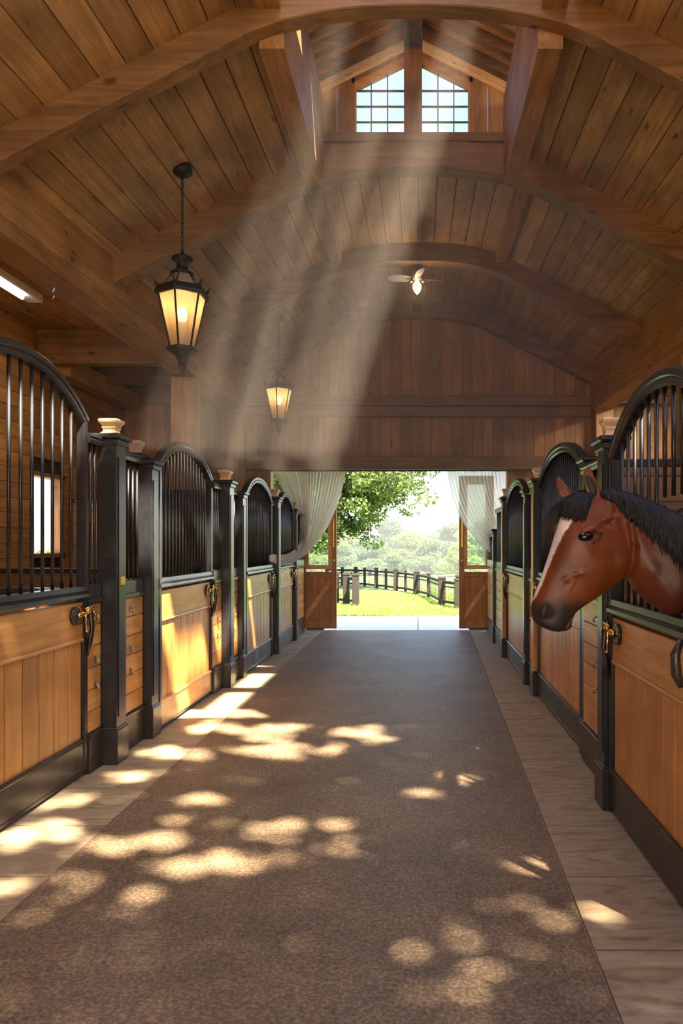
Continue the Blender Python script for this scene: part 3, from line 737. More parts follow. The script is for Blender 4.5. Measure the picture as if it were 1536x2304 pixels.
# ------------------------------------------------------------------ far doorway: two half-glazed leaves
def barn_leaf(x0, x1, Y, lab, flip):
    d = empty('barn_door', (x0, Y, 0), 0, lab, 'barn door', 'half glazed barn doors in the end doorway')
    W = x1-x0; st = .095; H_ = 2.70; zr = 1.02
    f = MB()
    so_ = W-st*1.15 if not flip else 0
    f.bbox(0, st, -.03, .03, .03, H_, .005).bbox(W-st, W, -.03, .03, .03, H_, .005)
    f.bbox(st, W-st, -.028, .028, .03, .17, .005).bbox(st, W-st, -.028, .028, zr-.09, zr, .005).bbox(st, W-st, -.028, .028, H_-.1, H_, .005)
    f.build('frame', M['dz'], d)
    p = MB(); n = 4; pw = (W-2*st)/n
    for i in range(n): p.bbox(st+i*pw, st+(i+1)*pw, -.012, .012, .16, zr-.08, .004)
    p.build('plank_panel', M['dz'], d)
    a, b_ = (st, W-st) if not flip else (st, W-st)
    bw_ = .055
    z0, z1 = .18, zr-.1
    MB().hexa([(a, -.026, z0), (a+.001, -.026, z0), (a+.001, -.008, z0), (a, -.008, z0), (a, -.026, z0+.12), (a+.001, -.026, z0+.12), (a+.001, -.008, z0+.12), (a, -.008, z0+.12)])
    q = MB(); L = [(a, z0), (b_, z1-.13), (b_, z1), (a, z0+.13)]
    q.add([(x, -.036, z) for x, z in L]+[(x, -.010, z) for x, z in L], [(0, 1, 2, 3), (7, 6, 5, 4), (0, 4, 5, 1), (1, 5, 6, 2), (2, 6, 7, 3), (3, 7, 4, 0)])
    q.build('brace', M['dx'], d)
    w_ = MB(); t = .05
    zb, zt2 = zr+.05, H_-.1
    w_.bbox(st-.01, st+t, -.04, .03, zb, zt2, .004).bbox(W-st-t, W-st+.01, -.04, .03, zb, zt2, .004).bbox(st-.01, W-st+.01, -.045, .03, zb, zb+.07, .004).bbox(st-.01, W-st+.01, -.04, .03, zt2-.05, zt2, .004)
    wf = w_.build('window_frame', M['dx'], d)
    MB().box(st+t, W-st-t, -.003, .003, zb+.07, zt2-.05).build('pane', M['doorglass'], wf)
    xh = W-.05 if not flip else .05
    MB().bbox(xh-.012, xh+.012, -.05, -.03, 1.45, 1.95, .003).build('push_plate', M['brass'], d)
    MB().cyl((xh, -.03, 1.22), (xh, -.06, 1.22), .008).sphere((xh, -.07, 1.22), .02, 12).build('knob', M['chrome'], d)
    return d
barn_leaf(-2.06, -1.43, YW+.24, 'half-glazed wooden barn door leaf on the left of the far doorway', False)
barn_leaf(.71, 1.32, YW+.24, 'half-glazed wooden barn door leaf on the right of the far doorway', True)
lm = empty('door_lamp', (-1.62, YW+.14, 2.02), 0, 'small white globe bulb on the left barn door leaf', 'lamp')
MB().sphere((0, 0, 0), .035, 16, (1, 1, 1.35)).build('globe', M['white'], lm)
MB().cyl((0, 0, .045), (0, 0, .10), .024, 14).build('socket', M['brass'], lm)
MB().cyl((0, .0, -.045), (0, .05, -.10), .012, 8).build('stem', M['chrome'], lm)

# ------------------------------------------------------------------ curtains
def catmull(pts, n):
    pts = [Vector(p) for p in pts]; out = []
    q = [pts[0]*2-pts[1]]+pts+[pts[-1]*2-pts[-2]]
    m = len(pts)-1
    for i in range(n+1):
        t = i/n*m; k = min(int(t), m-1); u = t-k
        a, b, c, d = q[k:k+4]
        out.append(.5*((2*b)+(c-a)*u+(2*a-5*b+4*c-d)*u*u+(3*b-a-3*c+d)*u**3))
    return out
def curtain(guides, lab, nu=260, nv=60, folds=22, seed=1, amp=.055):
    G = [catmull(g, nv) for g in guides]; ng = len(G)-1; rr = random.Random(seed)
    ph = [rr.uniform(-.5, .5) for _ in range(50)]
    vs = []
    for j in range(nv+1):
        for i in range(nu+1):
            u = i/nu; t = u*ng; k = min(int(t), ng-1); f = t-k
            f2 = f
            p = G[k][j].lerp(G[k+1][j], f2)
            v = j/nv; a = amp*(1-.72*v)
            wv = math.sin(2*PI*folds*u+1.5*math.sin(7*u+2*v))+.4*math.sin(2*PI*folds*2.3*u+2)
            vs.append(p+Vector((0, a*wv, 0))+Vector((.2*a*math.cos(2*PI*folds*u), 0, .15*a*wv*v)))
    fs = [(j*(nu+1)+i, j*(nu+1)+i+1, (j+1)*(nu+1)+i+1, (j+1)*(nu+1)+i) for j in range(nv) for i in range(nu)]
    mb = MB().add(vs, fs, True); o = mb.build('curtain', M['curtain'], fix=False)
    return tag(o, lab, 'curtain', 'sheer curtains in the far doorway')
YC = YW-.24
L_ = []
L_.append([P(612, 1061, YC), P(640, 1110, YC), P(668, 1165, YC-.05), P(682, 1205, YC-.15), P(672, 1228, YC-.6), P(652, 1243, 11.0), P(636, 1248, 10.4), P(611, 1247, 9.75)])
L_.append([P(662, 1061, YC), P(672, 1110, YC), P(682, 1160, YC-.05), P(684, 1208, YC-.15), P(674, 1234, YC-.6), P(653, 1249, 11.0), P(636, 1254, 10.4), P(611, 1251, 9.75)])
L_.append([P(715, 1061, YC), P(708, 1115, YC), P(700, 1165, YC-.08), P(690, 1212, YC-.2), P(676, 1241, YC-.7), P(654, 1257, 11.0), P(636, 1262, 10.4), P(611, 1256, 9.75)])
L_.append([P(776, 1061, YC), P(765, 1110, YC), P(745, 1165, YC-.1), P(716, 1215, YC-.3), P(684, 1250, YC-.8), P(655, 1268, 11.0), P(636, 1273, 10.4), P(611, 1265, 9.75)])
curtain(L_, 'sheer white curtain swept to the left and tied to a stall post', seed=2)
Rr = []
Rr.append([P(1004, 1061, YC), P(1014, 1110, YC), P(1032, 1160, YC), P(1062, 1205, YC-.03), P(1095, 1238, YC-.1), P(1128, 1262, YC-.3)])
Rr.append([P(1046, 1061, YC), P(1054, 1105, YC), P(1072, 1150, YC), P(1094, 1190, YC-.03), P(1112, 1220, YC-.1), P(1130, 1240, YC-.3)])
Rr.append([P(1092, 1061, YC), P(1097, 1095, YC), P(1107, 1130, YC), P(1118, 1165, YC-.03), P(1126, 1195, YC-.1), P(1133, 1215, YC-.3)])
Rr.append([P(1137, 1061, YC), P(1137, 1085, YC), P(1137, 1110, YC), P(1137, 1140, YC-.03), P(1137, 1170, YC-.1), P(1137, 1195, YC-.3)])
curtain(Rr, 'sheer white curtain swept to the right of the far doorway', folds=17, seed=5)
tag(MB().cyl((OX0, YC, 2.745), (OX1, YC, 2.745), .015, 12).build('curtain_rod', M['iron']), 'thin dark curtain rod under the doorway lintel', 'curtain rod')
tag(MB().lathe([(.03, -.05), (.045, -.03), (.045, .03), (.03, .05)], (P(613, 1256, 9.72).x, 9.72, P(613, 1256, 9.72).z), 14).build('curtain_tie', M['curtain']), 'gathered tie of the left curtain on the stall post', 'curtain tie')

# ------------------------------------------------------------------ lanterns
def lantern(loc, zceil, lab, power):
    d = empty('hanging_lantern', loc, 0, lab, 'lantern', 'black hanging lanterns')
    top = zceil-loc[2]
    n = 6; h0 = .0
    # z=0 is the glass middle
    MB().lathe([(.002, top+.03), (.085, top+.03), (.085, top-.03), (.07, top-.05), (.03, top-.06), (.012, top-.075)], n=20).build('ceiling_cup', M['iron'], d)
    ch = MB(); z = .56; k = 0; zt_ = top-.07
    while z < zt_:
        c = (0, 0, z+.022); pts = []
        for i in range(11):
            a = 2*PI*i/10; u, v = .011*math.cos(a), .026*math.sin(a)
            pts.append((u, 0, z+.022+v) if k % 2 else (0, u, z+.022+v))
        ch.tube(pts, .0038, 5); z += .038; k += 1
    ch.build('chain', M['iron'], d)
    MB().lathe([(.008, .60), (.02, .57), (.03, .555), (.085, .535), (.09, .515), (.05, .50), (.045, .47), (.055, .43), (.085, .41), (.10, .40), (.09, .385)], n=24).build('crown', M['iron'], d)
    rot = PI/6
    def hexpt(r, k): a = 2*PI*k/n+rot; return Vector((r*math.cos(a), r*math.sin(a), 0))
    rf = MB()
    zA, zB = .40, .27
    for k in range(n):
        rf.tube([hexpt(.085, k)+Vector((0, 0, zA)), hexpt(.105, k)+Vector((0, 0, .345)), hexpt(.16, k)+Vector((0, 0, zB))], .008, 6)
        # flared corner tips
        rf.tube([hexpt(.17, k)+Vector((0, 0, .24)), hexpt(.215, k)+Vector((0, 0, .275)), hexpt(.235, k)+Vector((0, 0, .315))], [.022, .014, .003], 6)
    rf.lathe([(.18, .28), (.205, .27), (.23, .225), (.222, .195), (.20, .195), (.17, .24)], n=6, smooth=False, rot=rot)
    rf.build('roof_frame', M['iron'], d)
    g2 = MB()
    for k in range(n):
        a, b = hexpt(.083, k), hexpt(.083, k+1); c, e = hexpt(.165, k), hexpt(.165, k+1)
        g2.add([a+Vector((0, 0, .39)), b+Vector((0, 0, .39)), e+Vector((0, 0, .27)), c+Vector((0, 0, .27))], [(0, 1, 2, 3)])
    g2.build('roof_glass', M['lglass'], d, fix=False)
    rt, rb, z1, z0 = .195, .098, .20, -.245
    for k in range(n):
        a, b = hexpt(rt, k), hexpt(rt, k+1); c, e = hexpt(rb, k), hexpt(rb, k+1)
        MB().add([a+Vector((0, 0, z1)), b+Vector((0, 0, z1)), e+Vector((0, 0, z0)), c+Vector((0, 0, z0))], [(0, 1, 2, 3)]).build('glass_pane', M['lglass'], d, fix=False)
        MB().tube([hexpt(rt, k)*1.01+Vector((0, 0, z1)), hexpt(rb, k)*1.02+Vector((0, 0, z0))], .009, 6).build('glazing_bar', M['iron'], d)
    bb = MB().lathe([(.12, -.235), (.135, -.25), (.13, -.27), (.10, -.285), (.06, -.31), (.04, -.35), (.034, -.38), (.03, -.385), (.002, -.39)], n=6, smooth=False, rot=rot)
    bb.build('base', M['iron'], d)
    MB().lathe([(.01, -.385), (.038, -.395), (.045, -.405), (.018, -.425), (.022, -.44), (.012, -.46), (.001, -.475)], n=16).build('bottom_finial', M['iron'], d)
    MB().cyl((0, 0, -.24), (0, 0, -.02), .024, 14).build('candle_sleeve', M['white'], d)
    MB().lathe([(.018, -.02), (.03, .0), (.044, .04), (.046, .065), (.034, .095), (.003, .11)], n=18).build('bulb', M['bulb'], d)
    ld = bpy.data.lights.new('lantern_light', 'POINT'); ld.energy = power; ld.color = (1.0, .66, .33); ld.shadow_soft_size = .05
    lo = bpy.data.objects.new('lantern_light', ld); COL.objects.link(lo); lo.parent = d; lo.location = (0, 0, .16)
    return d
y1 = 6.3; c1 = P(410, 715, y1); lantern((c1.x, y1, c1.z-.02), zc(c1.x)+dz(y1), 'large black lantern on a long chain, nearer one, lit amber', 3)
y2 = 10.9; c2 = P(627, 905, y2); lantern((c2.x, y2, c2.z-.02), zc(c2.x)+dz(y2), 'farther black lantern hanging before the end wall, lit amber', 3)

# ceiling fan
yf = FC+.1; fz = zlow(0)+dz(yf)+.04; fx = P(938, 600, yf).x
d = empty('ceiling_fan', (fx, yf, fz), 0, 'small dark ceiling fan with one warm bulb under the third arch', 'ceiling fan')
MB().lathe([(.01, .02), (.09, .0), (.088, -.03), (.06, -.055), (.022, -.08), (.022, -.10), (.06, -.12), (.065, -.2), (.06, -.26), (.02, -.275)], n=22).build('motor_housing', M['ridge'], d)
for k in range(4):
    a = math.radians(8+90*k); ca, sa = math.cos(a), math.sin(a)
    bl = MB(); vs = []
    prof = [(.09, .03), (.15, .05), (.25, .058), (.34, .055), (.38, .035), (.39, .0)]
    up = []; dn = []
    for r, hw in prof: up.append((r, hw)); dn.append((r, -hw))
    pts = up+dn[::-1]
    for zz in (-.006, .006):
        for r, q in pts:
            vs.append((r*ca-q*sa, r*sa+q*ca, -.245+zz+q*.45))
    nn = len(pts)
    bl.add(vs, [tuple(range(nn)), tuple(reversed(range(nn, 2*nn)))]+[(i, (i+1) % nn, nn+(i+1) % nn, nn+i) for i in range(nn)])
    bl.build('blade', M['ridge'], d)
MB().lathe([(.02, -.27), (.03, -.28), (.055, -.32), (.058, -.36), (.04, -.41), (.002, -.455)], n=18).build('bulb', M['bulb'], d)
MB().sphere((-.085, -.04, -.29), .022, 10, (1.4, 1, 1)).sphere((.085, -.04, -.29), .022, 10, (1.4, 1, 1)).build('brass_arm', M['brass'], d)
ld = bpy.data.lights.new('fan_light', 'POINT'); ld.energy = 8; ld.color = (1, .7, .4); ld.shadow_soft_size = .06
lo = bpy.data.objects.new('fan_light', ld); COL.objects.link(lo); lo.parent = d; lo.location = (0, -.1, -.42)
q = P(938, 690, YW-.3)
tag(MB().bbox(q.x-.07, q.x+.07, YW-.26, YW-.19, q.z-.06, q.z+.06, .01).build('junction_box', M['iron']), 'small dark box on the peak of the farthest arch', 'junction box')

# tube lights and roof lights of the side aisles
def tube_light(x, y0, y1_, z, lab, pw):
    d = empty('tube_light', (x, (y0+y1_)/2, z), 0, lab, 'tube light', 'fluorescent tube lights')
    L = (y1_-y0)/2
    MB().bbox(-.09, .09, -L, L, .0, .09, .015).build('housing', M['white'], d)
    MB().cyl((0, -L+.04, -.03), (0, L-.28, -.03), .022, 12).build('tube', M['tube'], d)
    l = bpy.data.lights.new('tube_glow', 'AREA'); l.shape = 'RECTANGLE'; l.size = .06; l.size_y = 2*L; l.energy = pw; l.color = (1, .86, .68)
    o = bpy.data.objects.new('tube_glow', l); COL.objects.link(o); o.parent = d; o.location = (0, 0, -.07)
tube_light(-4.25, 6.9, 8.15, 4.18, 'lit tube light over the left stalls, at the left edge of the photo', 22)
tube_light(3.5, 10.8, 11.75, 3.92, 'lit tube light over the right stalls, seen above the right door arch', 26)
rl = empty('roof_light', (3.78, 11.6, 4.27), 0, 'bright white roof light panel above the right hand stalls', 'roof light')
MB().bbox(-.35, .35, -.42, .42, -.03, .06, .01).build('frame', M['white'], rl)
MB().box(-.3, .3, -.37, .37, -.036, -.03).build('diffuser', M['panel'], rl)
hk = P(120, 655, 7.4)
h = empty('beam_hook', (-2.93, 7.0, 3.72), 0, 'small metal hook with dangling clip under the left eave beam', 'hook')
h.location = P(119, 650, 5.95)
MB().tube([(-.03, 0, .02), (.0, 0, .02), (.012, 0, 0), (.0, 0, -.03)], .006, 8).build('hook', M['chrome'], h)
MB().tube([(.0, 0, -.03), (.008, 0, -.06), (-.004, 0, -.09)], [.004, .009, .006], 8).build('clip', M['chrome'], h)

# ------------------------------------------------------------------ outside
def tz(x, y):
    """terrain height beyond the barn"""
    if y < 24: return -.02
    t = min(1, (y-24)/55); t = t*t*(3-2*t)
    return -.02-1.75*t+.9*max(0, min(1, (x+4)/30))*min(1, max(0, (y-60)/40))
mb = MB(); xs = [-90+6*i for i in range(31)]; ys = [YW+.3, 14, 16, 18, 20, 22, 24, 27, 30, 34, 38, 43, 48, 54, 60, 68, 76, 85, 100, 130, 180]
vs = [(x, y, tz(x, y)) for y in ys for x in xs]; nx = len(xs)
mb.add(vs, [(j*nx+i, j*nx+i+1, (j+1)*nx+i+1, (j+1)*nx+i) for j in range(len(ys)-1) for i in range(nx-1)], True)
tag(mb.build('ground', M['grass']), kind='structure')
mb = MB().box(-90, 90, -60, -3.5, -.3, -.03).box(-90, -XO-.3, -3.5, YW+.3, -.3, -.03).box(XO+.3, 90, -3.5, YW+.3, -.3, -.03)
tag(mb.build('ground', M['yard']), kind='structure')
mb = MB()
for i in range(8):
    for j in range(2): mb.box(-8+2*i, -8+2*i+1.985, YW+.2+1.3*j, YW+.2+1.3*j+1.285, -.06, .0)
tag(mb.build('apron_paving', M['pave']), kind='structure')
# short grass tufts near the paving
def blades(n, x0, x1, y0, y1, h, seed):
    rr = np.random.RandomState(seed)
    X = rr.uniform(x0, x1, n); Y = y0+(y1-y0)*rr.uniform(0, 1, n)**1.3; A = rr.uniform(0, 2*PI, n); Hh = h*rr.uniform(.5, 1.2, n); W = .003*(1+Y*.05)
    dx, dy = np.cos(A)*W, np.sin(A)*W; lx, ly = rr.normal(0, .02, n), rr.normal(0, .02, n)
    v = np.zeros((n, 3, 3)); v[:, 0] = np.stack([X-dx, Y-dy, np.full(n, -.02)], 1); v[:, 1] = np.stack([X+dx, Y+dy, np.full(n, -.02)], 1); v[:, 2] = np.stack([X+lx, Y+ly, Hh], 1)
    me = bpy.data.meshes.new('grass'); me.from_pydata(v.reshape(-1, 3).tolist(), [], [(3*i, 3*i+1, 3*i+2) for i in range(n)])
    me.materials.append(M['leaf3']); o = bpy.data.objects.new('grass', me); COL.objects.link(o); return o
tag(blades(24000, -3.2, 2.6, 15.35, 23, .035, 3), 'short mown grass on the lawn outside the doorway', 'grass', kind='stuff')

def leafcloud(blobs, n, size, seed, z=0):
    rr = np.random.RandomState(seed); wts = np.array([b[3]*b[4]*b[5] for b in blobs])**.7; wts /= wts.sum()
    idx = rr.choice(len(blobs), n, p=wts); B = np.array(blobs)[idx]
    d = rr.normal(size=(n, 3)); d /= np.linalg.norm(d, axis=1)[:, None]; r = rr.uniform(.35, 1, n)**.5
    C = B[:, :3]+d*B[:, 3:6]*r[:, None]
    a = rr.normal(size=(n, 3)); a /= np.linalg.norm(a, axis=1)[:, None]
    b = np.cross(a, rr.normal(size=(n, 3))); b /= np.linalg.norm(b, axis=1)[:, None]
    s = size*rr.uniform(.6, 1.3, n)[:, None]
    v = np.stack([C-a*s, C+b*s*.5, C+a*s, C-b*s*.5], 1).reshape(-1, 3)
    return v
def mesh_quads(name, v, mat, parent=None):
    n = len(v)//4; me = bpy.data.meshes.new(name); me.vertices.add(len(v)); me.vertices.foreach_set('co', v.astype(np.float32).ravel())
    me.loops.add(4*n); me.loops.foreach_set('vertex_index', np.arange(4*n, dtype=np.int32)); me.polygons.add(n)
    me.polygons.foreach_set('loop_start', np.arange(0, 4*n, 4, dtype=np.int32)); me.polygons.foreach_set('loop_total', np.full(n, 4, dtype=np.int32))
    me.update(calc_edges=True); me.materials.append(mat)
    o = bpy.data.objects.new(name, me); COL.objects.link(o)
    if parent: o.parent = parent
    return o
# far tree line
protos = []
for k in range(4):
    rr = random.Random(40+k); bl = []
    for i in range(16):
        a = rr.uniform(0, 2*PI); q = rr.uniform(0, 2.6); h_ = rr.uniform(1.6, 6.2)
        s_ = rr.uniform(.9, 1.7)*(1.1-.06*h_); bl.append((q*math.cos(a)*(1.15-.12*h_), q*math.sin(a)*(1.15-.12*h_), h_, s_, s_, s_*.8))
    t = empty('tree', (0, 0, 0)); mesh_quads('crown', leafcloud(bl, 11000, .15, 60+k), M['leaf3' if k % 2 else 'leaf2'], t)
    MB().cyl((0, 0, -.5), (0, 0, 3.6), .2, 8, .1).build('trunk', M['bark'], t); protos.append(t)
spots = [(-13, 78, 1.0, 0), (-8.6, 82, 1.05, 1), (-5.0, 76, .80, 2), (-3.8, 95, 1.25, 0), (-.8, 86, .92, 3), (1.4, 78, .72, 0), (3.6, 92, 1.18, 2), (6.4, 80, .95, 1), (4.2, 70, .66, 3), (8.4, 74, 1.15, 3),
         (-10.5, 72, .7, 3), (-7.2, 70, .62, 0), (-1.9, 71, .56, 2), (11.5, 84, 1.3, 0), (14.5, 78, 1.1, 1), (-17, 84, 1.2, 2), (-14.8, 68, .8, 1), (10.2, 66, .7, 2)]
words = ['at the far left', 'left of the big oak trunk', 'under the oak branches', 'tall, behind the leftmost field posts', 'left of the middle of the doorway', 'low and dark in the middle of the doorway',
         'tall, right of the middle of the doorway', 'yellow-green, near the right barn door', 'low and light, right side of the field', 'bright, beside the right barn door',
         'low, left of the doorway view', 'small, behind the left fence gate', 'small rounded, centre left', 'beyond the right barn door glass', 'far right, behind the door glass', 'farthest left', 'behind the left barn door glass', 'low, behind the right door glass']
used = set()
for (x, y, s, k), wd in zip(spots, words):
    t = protos[k] if k not in used else copy_tree(protos[k]); used.add(k)
    t.location = (x, y, tz(x, y)-.2); t.rotation_euler = (0, 0, R.uniform(0, 6)); t.scale = (s*1.25, s*1.25, s*.80)
    tag(t, 'leafy tree across the field, %s' % wd, 'tree', 'trees across the field')
# big oak outside left
ok_ = empty('oak_tree', (-5.6, 25, 0), 0, 'large leafy oak whose branches hang into the left of the doorway', 'tree')
tr = MB(); rr = random.Random(3)
tr.tube([(0, 0, -.1), (.05, 0, 1.5), (.1, .1, 3.5), (.2, 0, 5.5), (.1, 0, 8)], [.42, .34, .30, .22, .12], 12)
ob = []
def limb(p0, p1, r, depth=0):
    p0 = Vector(p0); p1 = Vector(p1); mid = (p0+p1)/2+Vector((rr.uniform(-.2, .2), rr.uniform(-.2, .2), rr.uniform(.0, .35)))
    tr.tube([p0, mid, p1], [r, r*.7, r*.3], 6)
    if depth < 2:
        for k in range(4):
            t = rr.uniform(.3, 1); s = p0.lerp(p1, t); e = s+Vector((rr.uniform(-1, 1.2), rr.uniform(-1, 1), rr.uniform(-.7, .8)))*(1.3-.4*depth)
            limb(s, e, r*.4, depth+1)
    else: ob.append((*p1, .42, .42, .26)); ob.append((*mid, .32, .32, .2))
for e in ((5.8, -1, 4.3), (4.6, -.5, 5.0), (3.8, .3, 3.6), (3.2, -1, 2.6), (5.2, .4, 5.6), (2.2, -.5, 1.9), (2.4, 0, 6.4), (-3, 0, 5), (-2.5, 1, 3.5), (0, -2, 6), (4.9, -.8, 3.5), (3.6, .5, 4.4), (1.8, 1.5, 3.2), (3.0, .3, 3.3), (3.5, -.2, 2.9), (2.9, .6, 2.0), (4.3, .2, 2.9), (3.3, -.6, 4.2), (5.0, .2, 4.2), (3.9, .3, 3.9), (2.7, -.6, 4.8)):
    limb((.1, 0, min(5.2, max(2.2, e[2]-.6))), e, .10)
tr.build('trunk', M['bark'], ok_)
mesh_quads('crown', leafcloud(ob, 60000, .07, 5), M['leaf'], ok_)

# fences
def fence(pts, hgt, lab, mesh_bars=True, pw=.09):
    d = empty('field_fence', (pts[0][0], pts[0][1], tz(*pts[0][:2])), 0, lab, 'fence', 'dark paddock fences outside the doorway')
    o = Vector((pts[0][0], pts[0][1], tz(*pts[0][:2])))
    L = [Vector((p[0], p[1], tz(p[0], p[1])))-o for p in pts]
    for i, p in enumerate(L):
        big = pts[i][2] if len(pts[i]) > 2 else 1
        w_ = pw*big/2
        MB().bbox(p.x-w_, p.x+w_, p.y-w_, p.y+w_, p.z, p.z+hgt*(1 if big < 1 else 1.08), .008).bbox(p.x-w_-.012, p.x+w_+.012, p.y-w_-.012, p.y+w_+.012, p.z+hgt*1.0, p.z+hgt*1.05, .005).build('post', M['fence'], d)
    for a, b in zip(L, L[1:]):
        r = MB()
        for z, hh in ((hgt*.88, .035), (hgt*.72, .015), (.10, .03)):
            dirv = (b-a).normalized(); nrm = Vector((-dirv.y, dirv.x, 0))*.02
            r.hexa([a-nrm+Vector((0, 0, z-hh)), b-nrm+Vector((0, 0, z-hh)), b+nrm+Vector((0, 0, z-hh)), a+nrm+Vector((0, 0, z-hh)),
                    a-nrm+Vector((0, 0, z+hh)), b-nrm+Vector((0, 0, z+hh)), b+nrm+Vector((0, 0, z+hh)), a+nrm+Vector((0, 0, z+hh))])
        r.build('rail', M['fence'], d)
        if mesh_bars:
            wv = MB(); n = max(2, int((b-a).length/.13))
            for k in range(1, n):
                p = a.lerp(b, k/n); wv.cyl(p+Vector((0, 0, .1)), p+Vector((0, 0, hgt*.86)), .006, 5)
            for z in (.22, .36, .5):
                wv.cyl(a+Vector((0, 0, z*hgt/.75)), b+Vector((0, 0, z*hgt/.75)), .004, 4)
            wv.build('wire', M['fence'], d)
def G(px, py):
    Y = F*1.52/(py-VY); return ((px-VX)*Y/F, Y)
fence([(*G(800, 1362), 1.3), (*G(779, 1359), 1.3), (*G(758, 1357), .8), (-2.9, 18.6, 1)], .74, 'dark fence gate with close bars at the left of the doorway', pw=.13)
fence([(*G(1030, 1368), 1.3), (*G(994, 1361), 1.4), (*G(964, 1344), .8), (*G(937, 1337), 1.5), (*G(912, 1331), .7), (*G(890, 1329), 1.1), (*G(868, 1325), .7), (*G(846, 1323), 1.0), (*G(820, 1319), .7), (*G(800, 1318), 1.0), (*G(770, 1316), .8), (*G(735, 1314), 1)], .66, 'dark post and rail fence curving from the right barn door across the field', pw=.13)
fence([(*G(1032, 1368), 1.2), (1.6, 16.6, 1), (2.6, 16.4, 1)], .74, 'short dark fence run ending behind the right barn door', pw=.13)

# ------------------------------------------------------------------ unseen tree added behind the camera, crown holed to dapple the floor
FS = [(600,1648,95,24),(610,1690,100,22),(810,1648,70,16),(735,1690,34,15),(850,1665,40,10),(1022,1752,42,11),(950,1785,30,11),(450,1800,50,14),(620,1870,72,26),(360,1892,66,24),(225,1910,62,22),(500,1945,95,26),(395,1950,60,22),
      (765,1908,52,22),(190,1985,62,16),(160,2018,40,9),(245,2048,52,14),(82,2065,30,12),(640,1935,38,11),(930,2138,42,17),(1040,2122,36,22),(1195,2140,36,17),(1080,2182,52,22),(960,2185,32,12),(1350,2052,62,28),
      (1250,2075,42,22),(1110,2040,26,10),(1170,2030,26,10),(950,2232,34,12),(1050,2235,60,17),(1050,2285,42,12),(1040,2082,62,14),(1260,1940,52,14),(1345,1968,62,17),(1195,1952,62,14),(760,2208,30,9),(850,2185,40,9),
      (30,1885,60,28),(110,1872,80,26),(10,1995,45,18),(140,1800,60,18),(400,1845,35,10),(330,2010,40,10),(560,1605,50,10),(730,1610,90,10),(480,1635,60,16),(880,1618,60,8),(640,1582,70,7),(360,1690,45,14),(500,1855,30,9),(760,1855,45,10),(300,1745,60,13),(420,1700,70,12)]
spots2 = []
for px, py, rx, ry in FS:
    if py > 2010: rx *= .68; ry *= .70
    Y = F*1.5/(py-VY); X = (px-VX)*Y/F; Yn = F*1.5/(py+ry-VY); Yf_ = F*1.5/(py-ry-VY)
    spots2.append((X, (Yn+Yf_)/2, rx*Y/F, (Yf_-Yn)/2))
S2 = np.array(spots2)
rs = np.random.RandomState(11); n = 60000
Zl = rs.uniform(6.6, 8.4, n); fx_ = rs.uniform(-3.0, 2.6, n); fy_ = rs.uniform(.9, 6.35, n)
kk = Zl/-SUN.z; Xl = fx_-SUN.x*kk; Yl = fy_-SUN.y*kk
inside = np.zeros(n, bool)
for X, Y, rx, ry in S2:
    q_ = np.sqrt(((fx_-X)/(rx*.80+.02))**2+((fy_-Y)/(ry*.80+.015))**2); th = np.arctan2((fy_-Y)/ry, (fx_-X)/rx); p_ = X*17+Y*29
    inside |= q_ < 1+.22*np.sin(3*th+p_)+.16*np.sin(5*th+2.3*p_)
keep = ~inside | (rs.uniform(size=n) < .05)
sz = .055
C = np.stack([Xl, Yl, Zl], 1)[keep]; mN = len(C)
a = rs.normal(size=(mN, 3)); a[:, 2] *= .5; a /= np.linalg.norm(a, axis=1)[:, None]
b = np.cross(a, rs.normal(size=(mN, 3))*np.array([.4, .4, 1])); b /= np.linalg.norm(b, axis=1)[:, None]
v = np.stack([C-a*sz, C+b*sz*.7, C+a*sz, C-b*sz*.7], 1).reshape(-1, 3)
sh = empty('added_dapple_tree', (7.5, -1.5, 0), 0, 'unseen leafy tree added behind the camera, its crown holed to dapple the floor', 'tree')
M['shade'] = leafmat('dapple_leaves', (0.055, 0.038, 0.025), (0.10, 0.07, 0.04), .08)  # dull brown so the added crown tints no light green
cr = mesh_quads('crown', v-np.array([7.5, -1.5, 0]), M['shade'], sh)
tr = MB(); tr.tube([(0, 0, 0), (-.1, 0, 3), (-.4, .2, 5.5), (-1.4, .4, 7.2)], [.3, .24, .2, .1], 10)
for e in ((-2.5, 2.5, 7.6), (-5.5, 1.5, 7.9), (-3.5, -1, 7.4), (-4.2, 3.4, 7.8)): tr.tube([(-.4, .2, 5.5), (e[0]*.5, e[1]*.5, 7.1), e], [.12, .07, .02], 6)
tr.build('trunk', M['bark'], sh)

# ------------------------------------------------------------------ horse
HY = 3.12
def HP(px, py): return ((px-VX)*HY/F, 1.5-(py-VY)*HY/F)
def hx(px, py): return P(px, py, HY)
def loft(mb, secs, n=28, p=2.3):
    vs = []
    for T, B, w_, egg, yc in secs:
        T = Vector(T); B = Vector(B); c = (T+B)/2; u = (T-B)/2
        for k in range(n):
            a = 2*PI*k/n; ca, sa = math.cos(a), math.sin(a)
            ca_ = math.copysign(abs(ca)**(2/p), ca); sa_ = math.copysign(abs(sa)**(2/p), sa)
            wm = w_*(1+egg*ca_)   # wider to the top if egg>0
            vs.append((c.x+u.x*ca_, yc+wm*sa_, c.y+u.y*ca_))
    L = len(secs)
    fs = [(i*n+k, i*n+(k+1) % n, (i+1)*n+(k+1) % n, (i+1)*n+k) for i in range(L-1) for k in range(n)]
    fs += [tuple(reversed(range(n))), tuple((L-1)*n+k for k in range(n))]
    mb.add(vs, fs, True)
def V2(px, py): return Vector(HP(px, py))
yaw = math.tan(math.radians(11)); PX = HP(1345, 1100)[0]
def yc_(x): return HY-(PX-x)*yaw if x < PX else HY
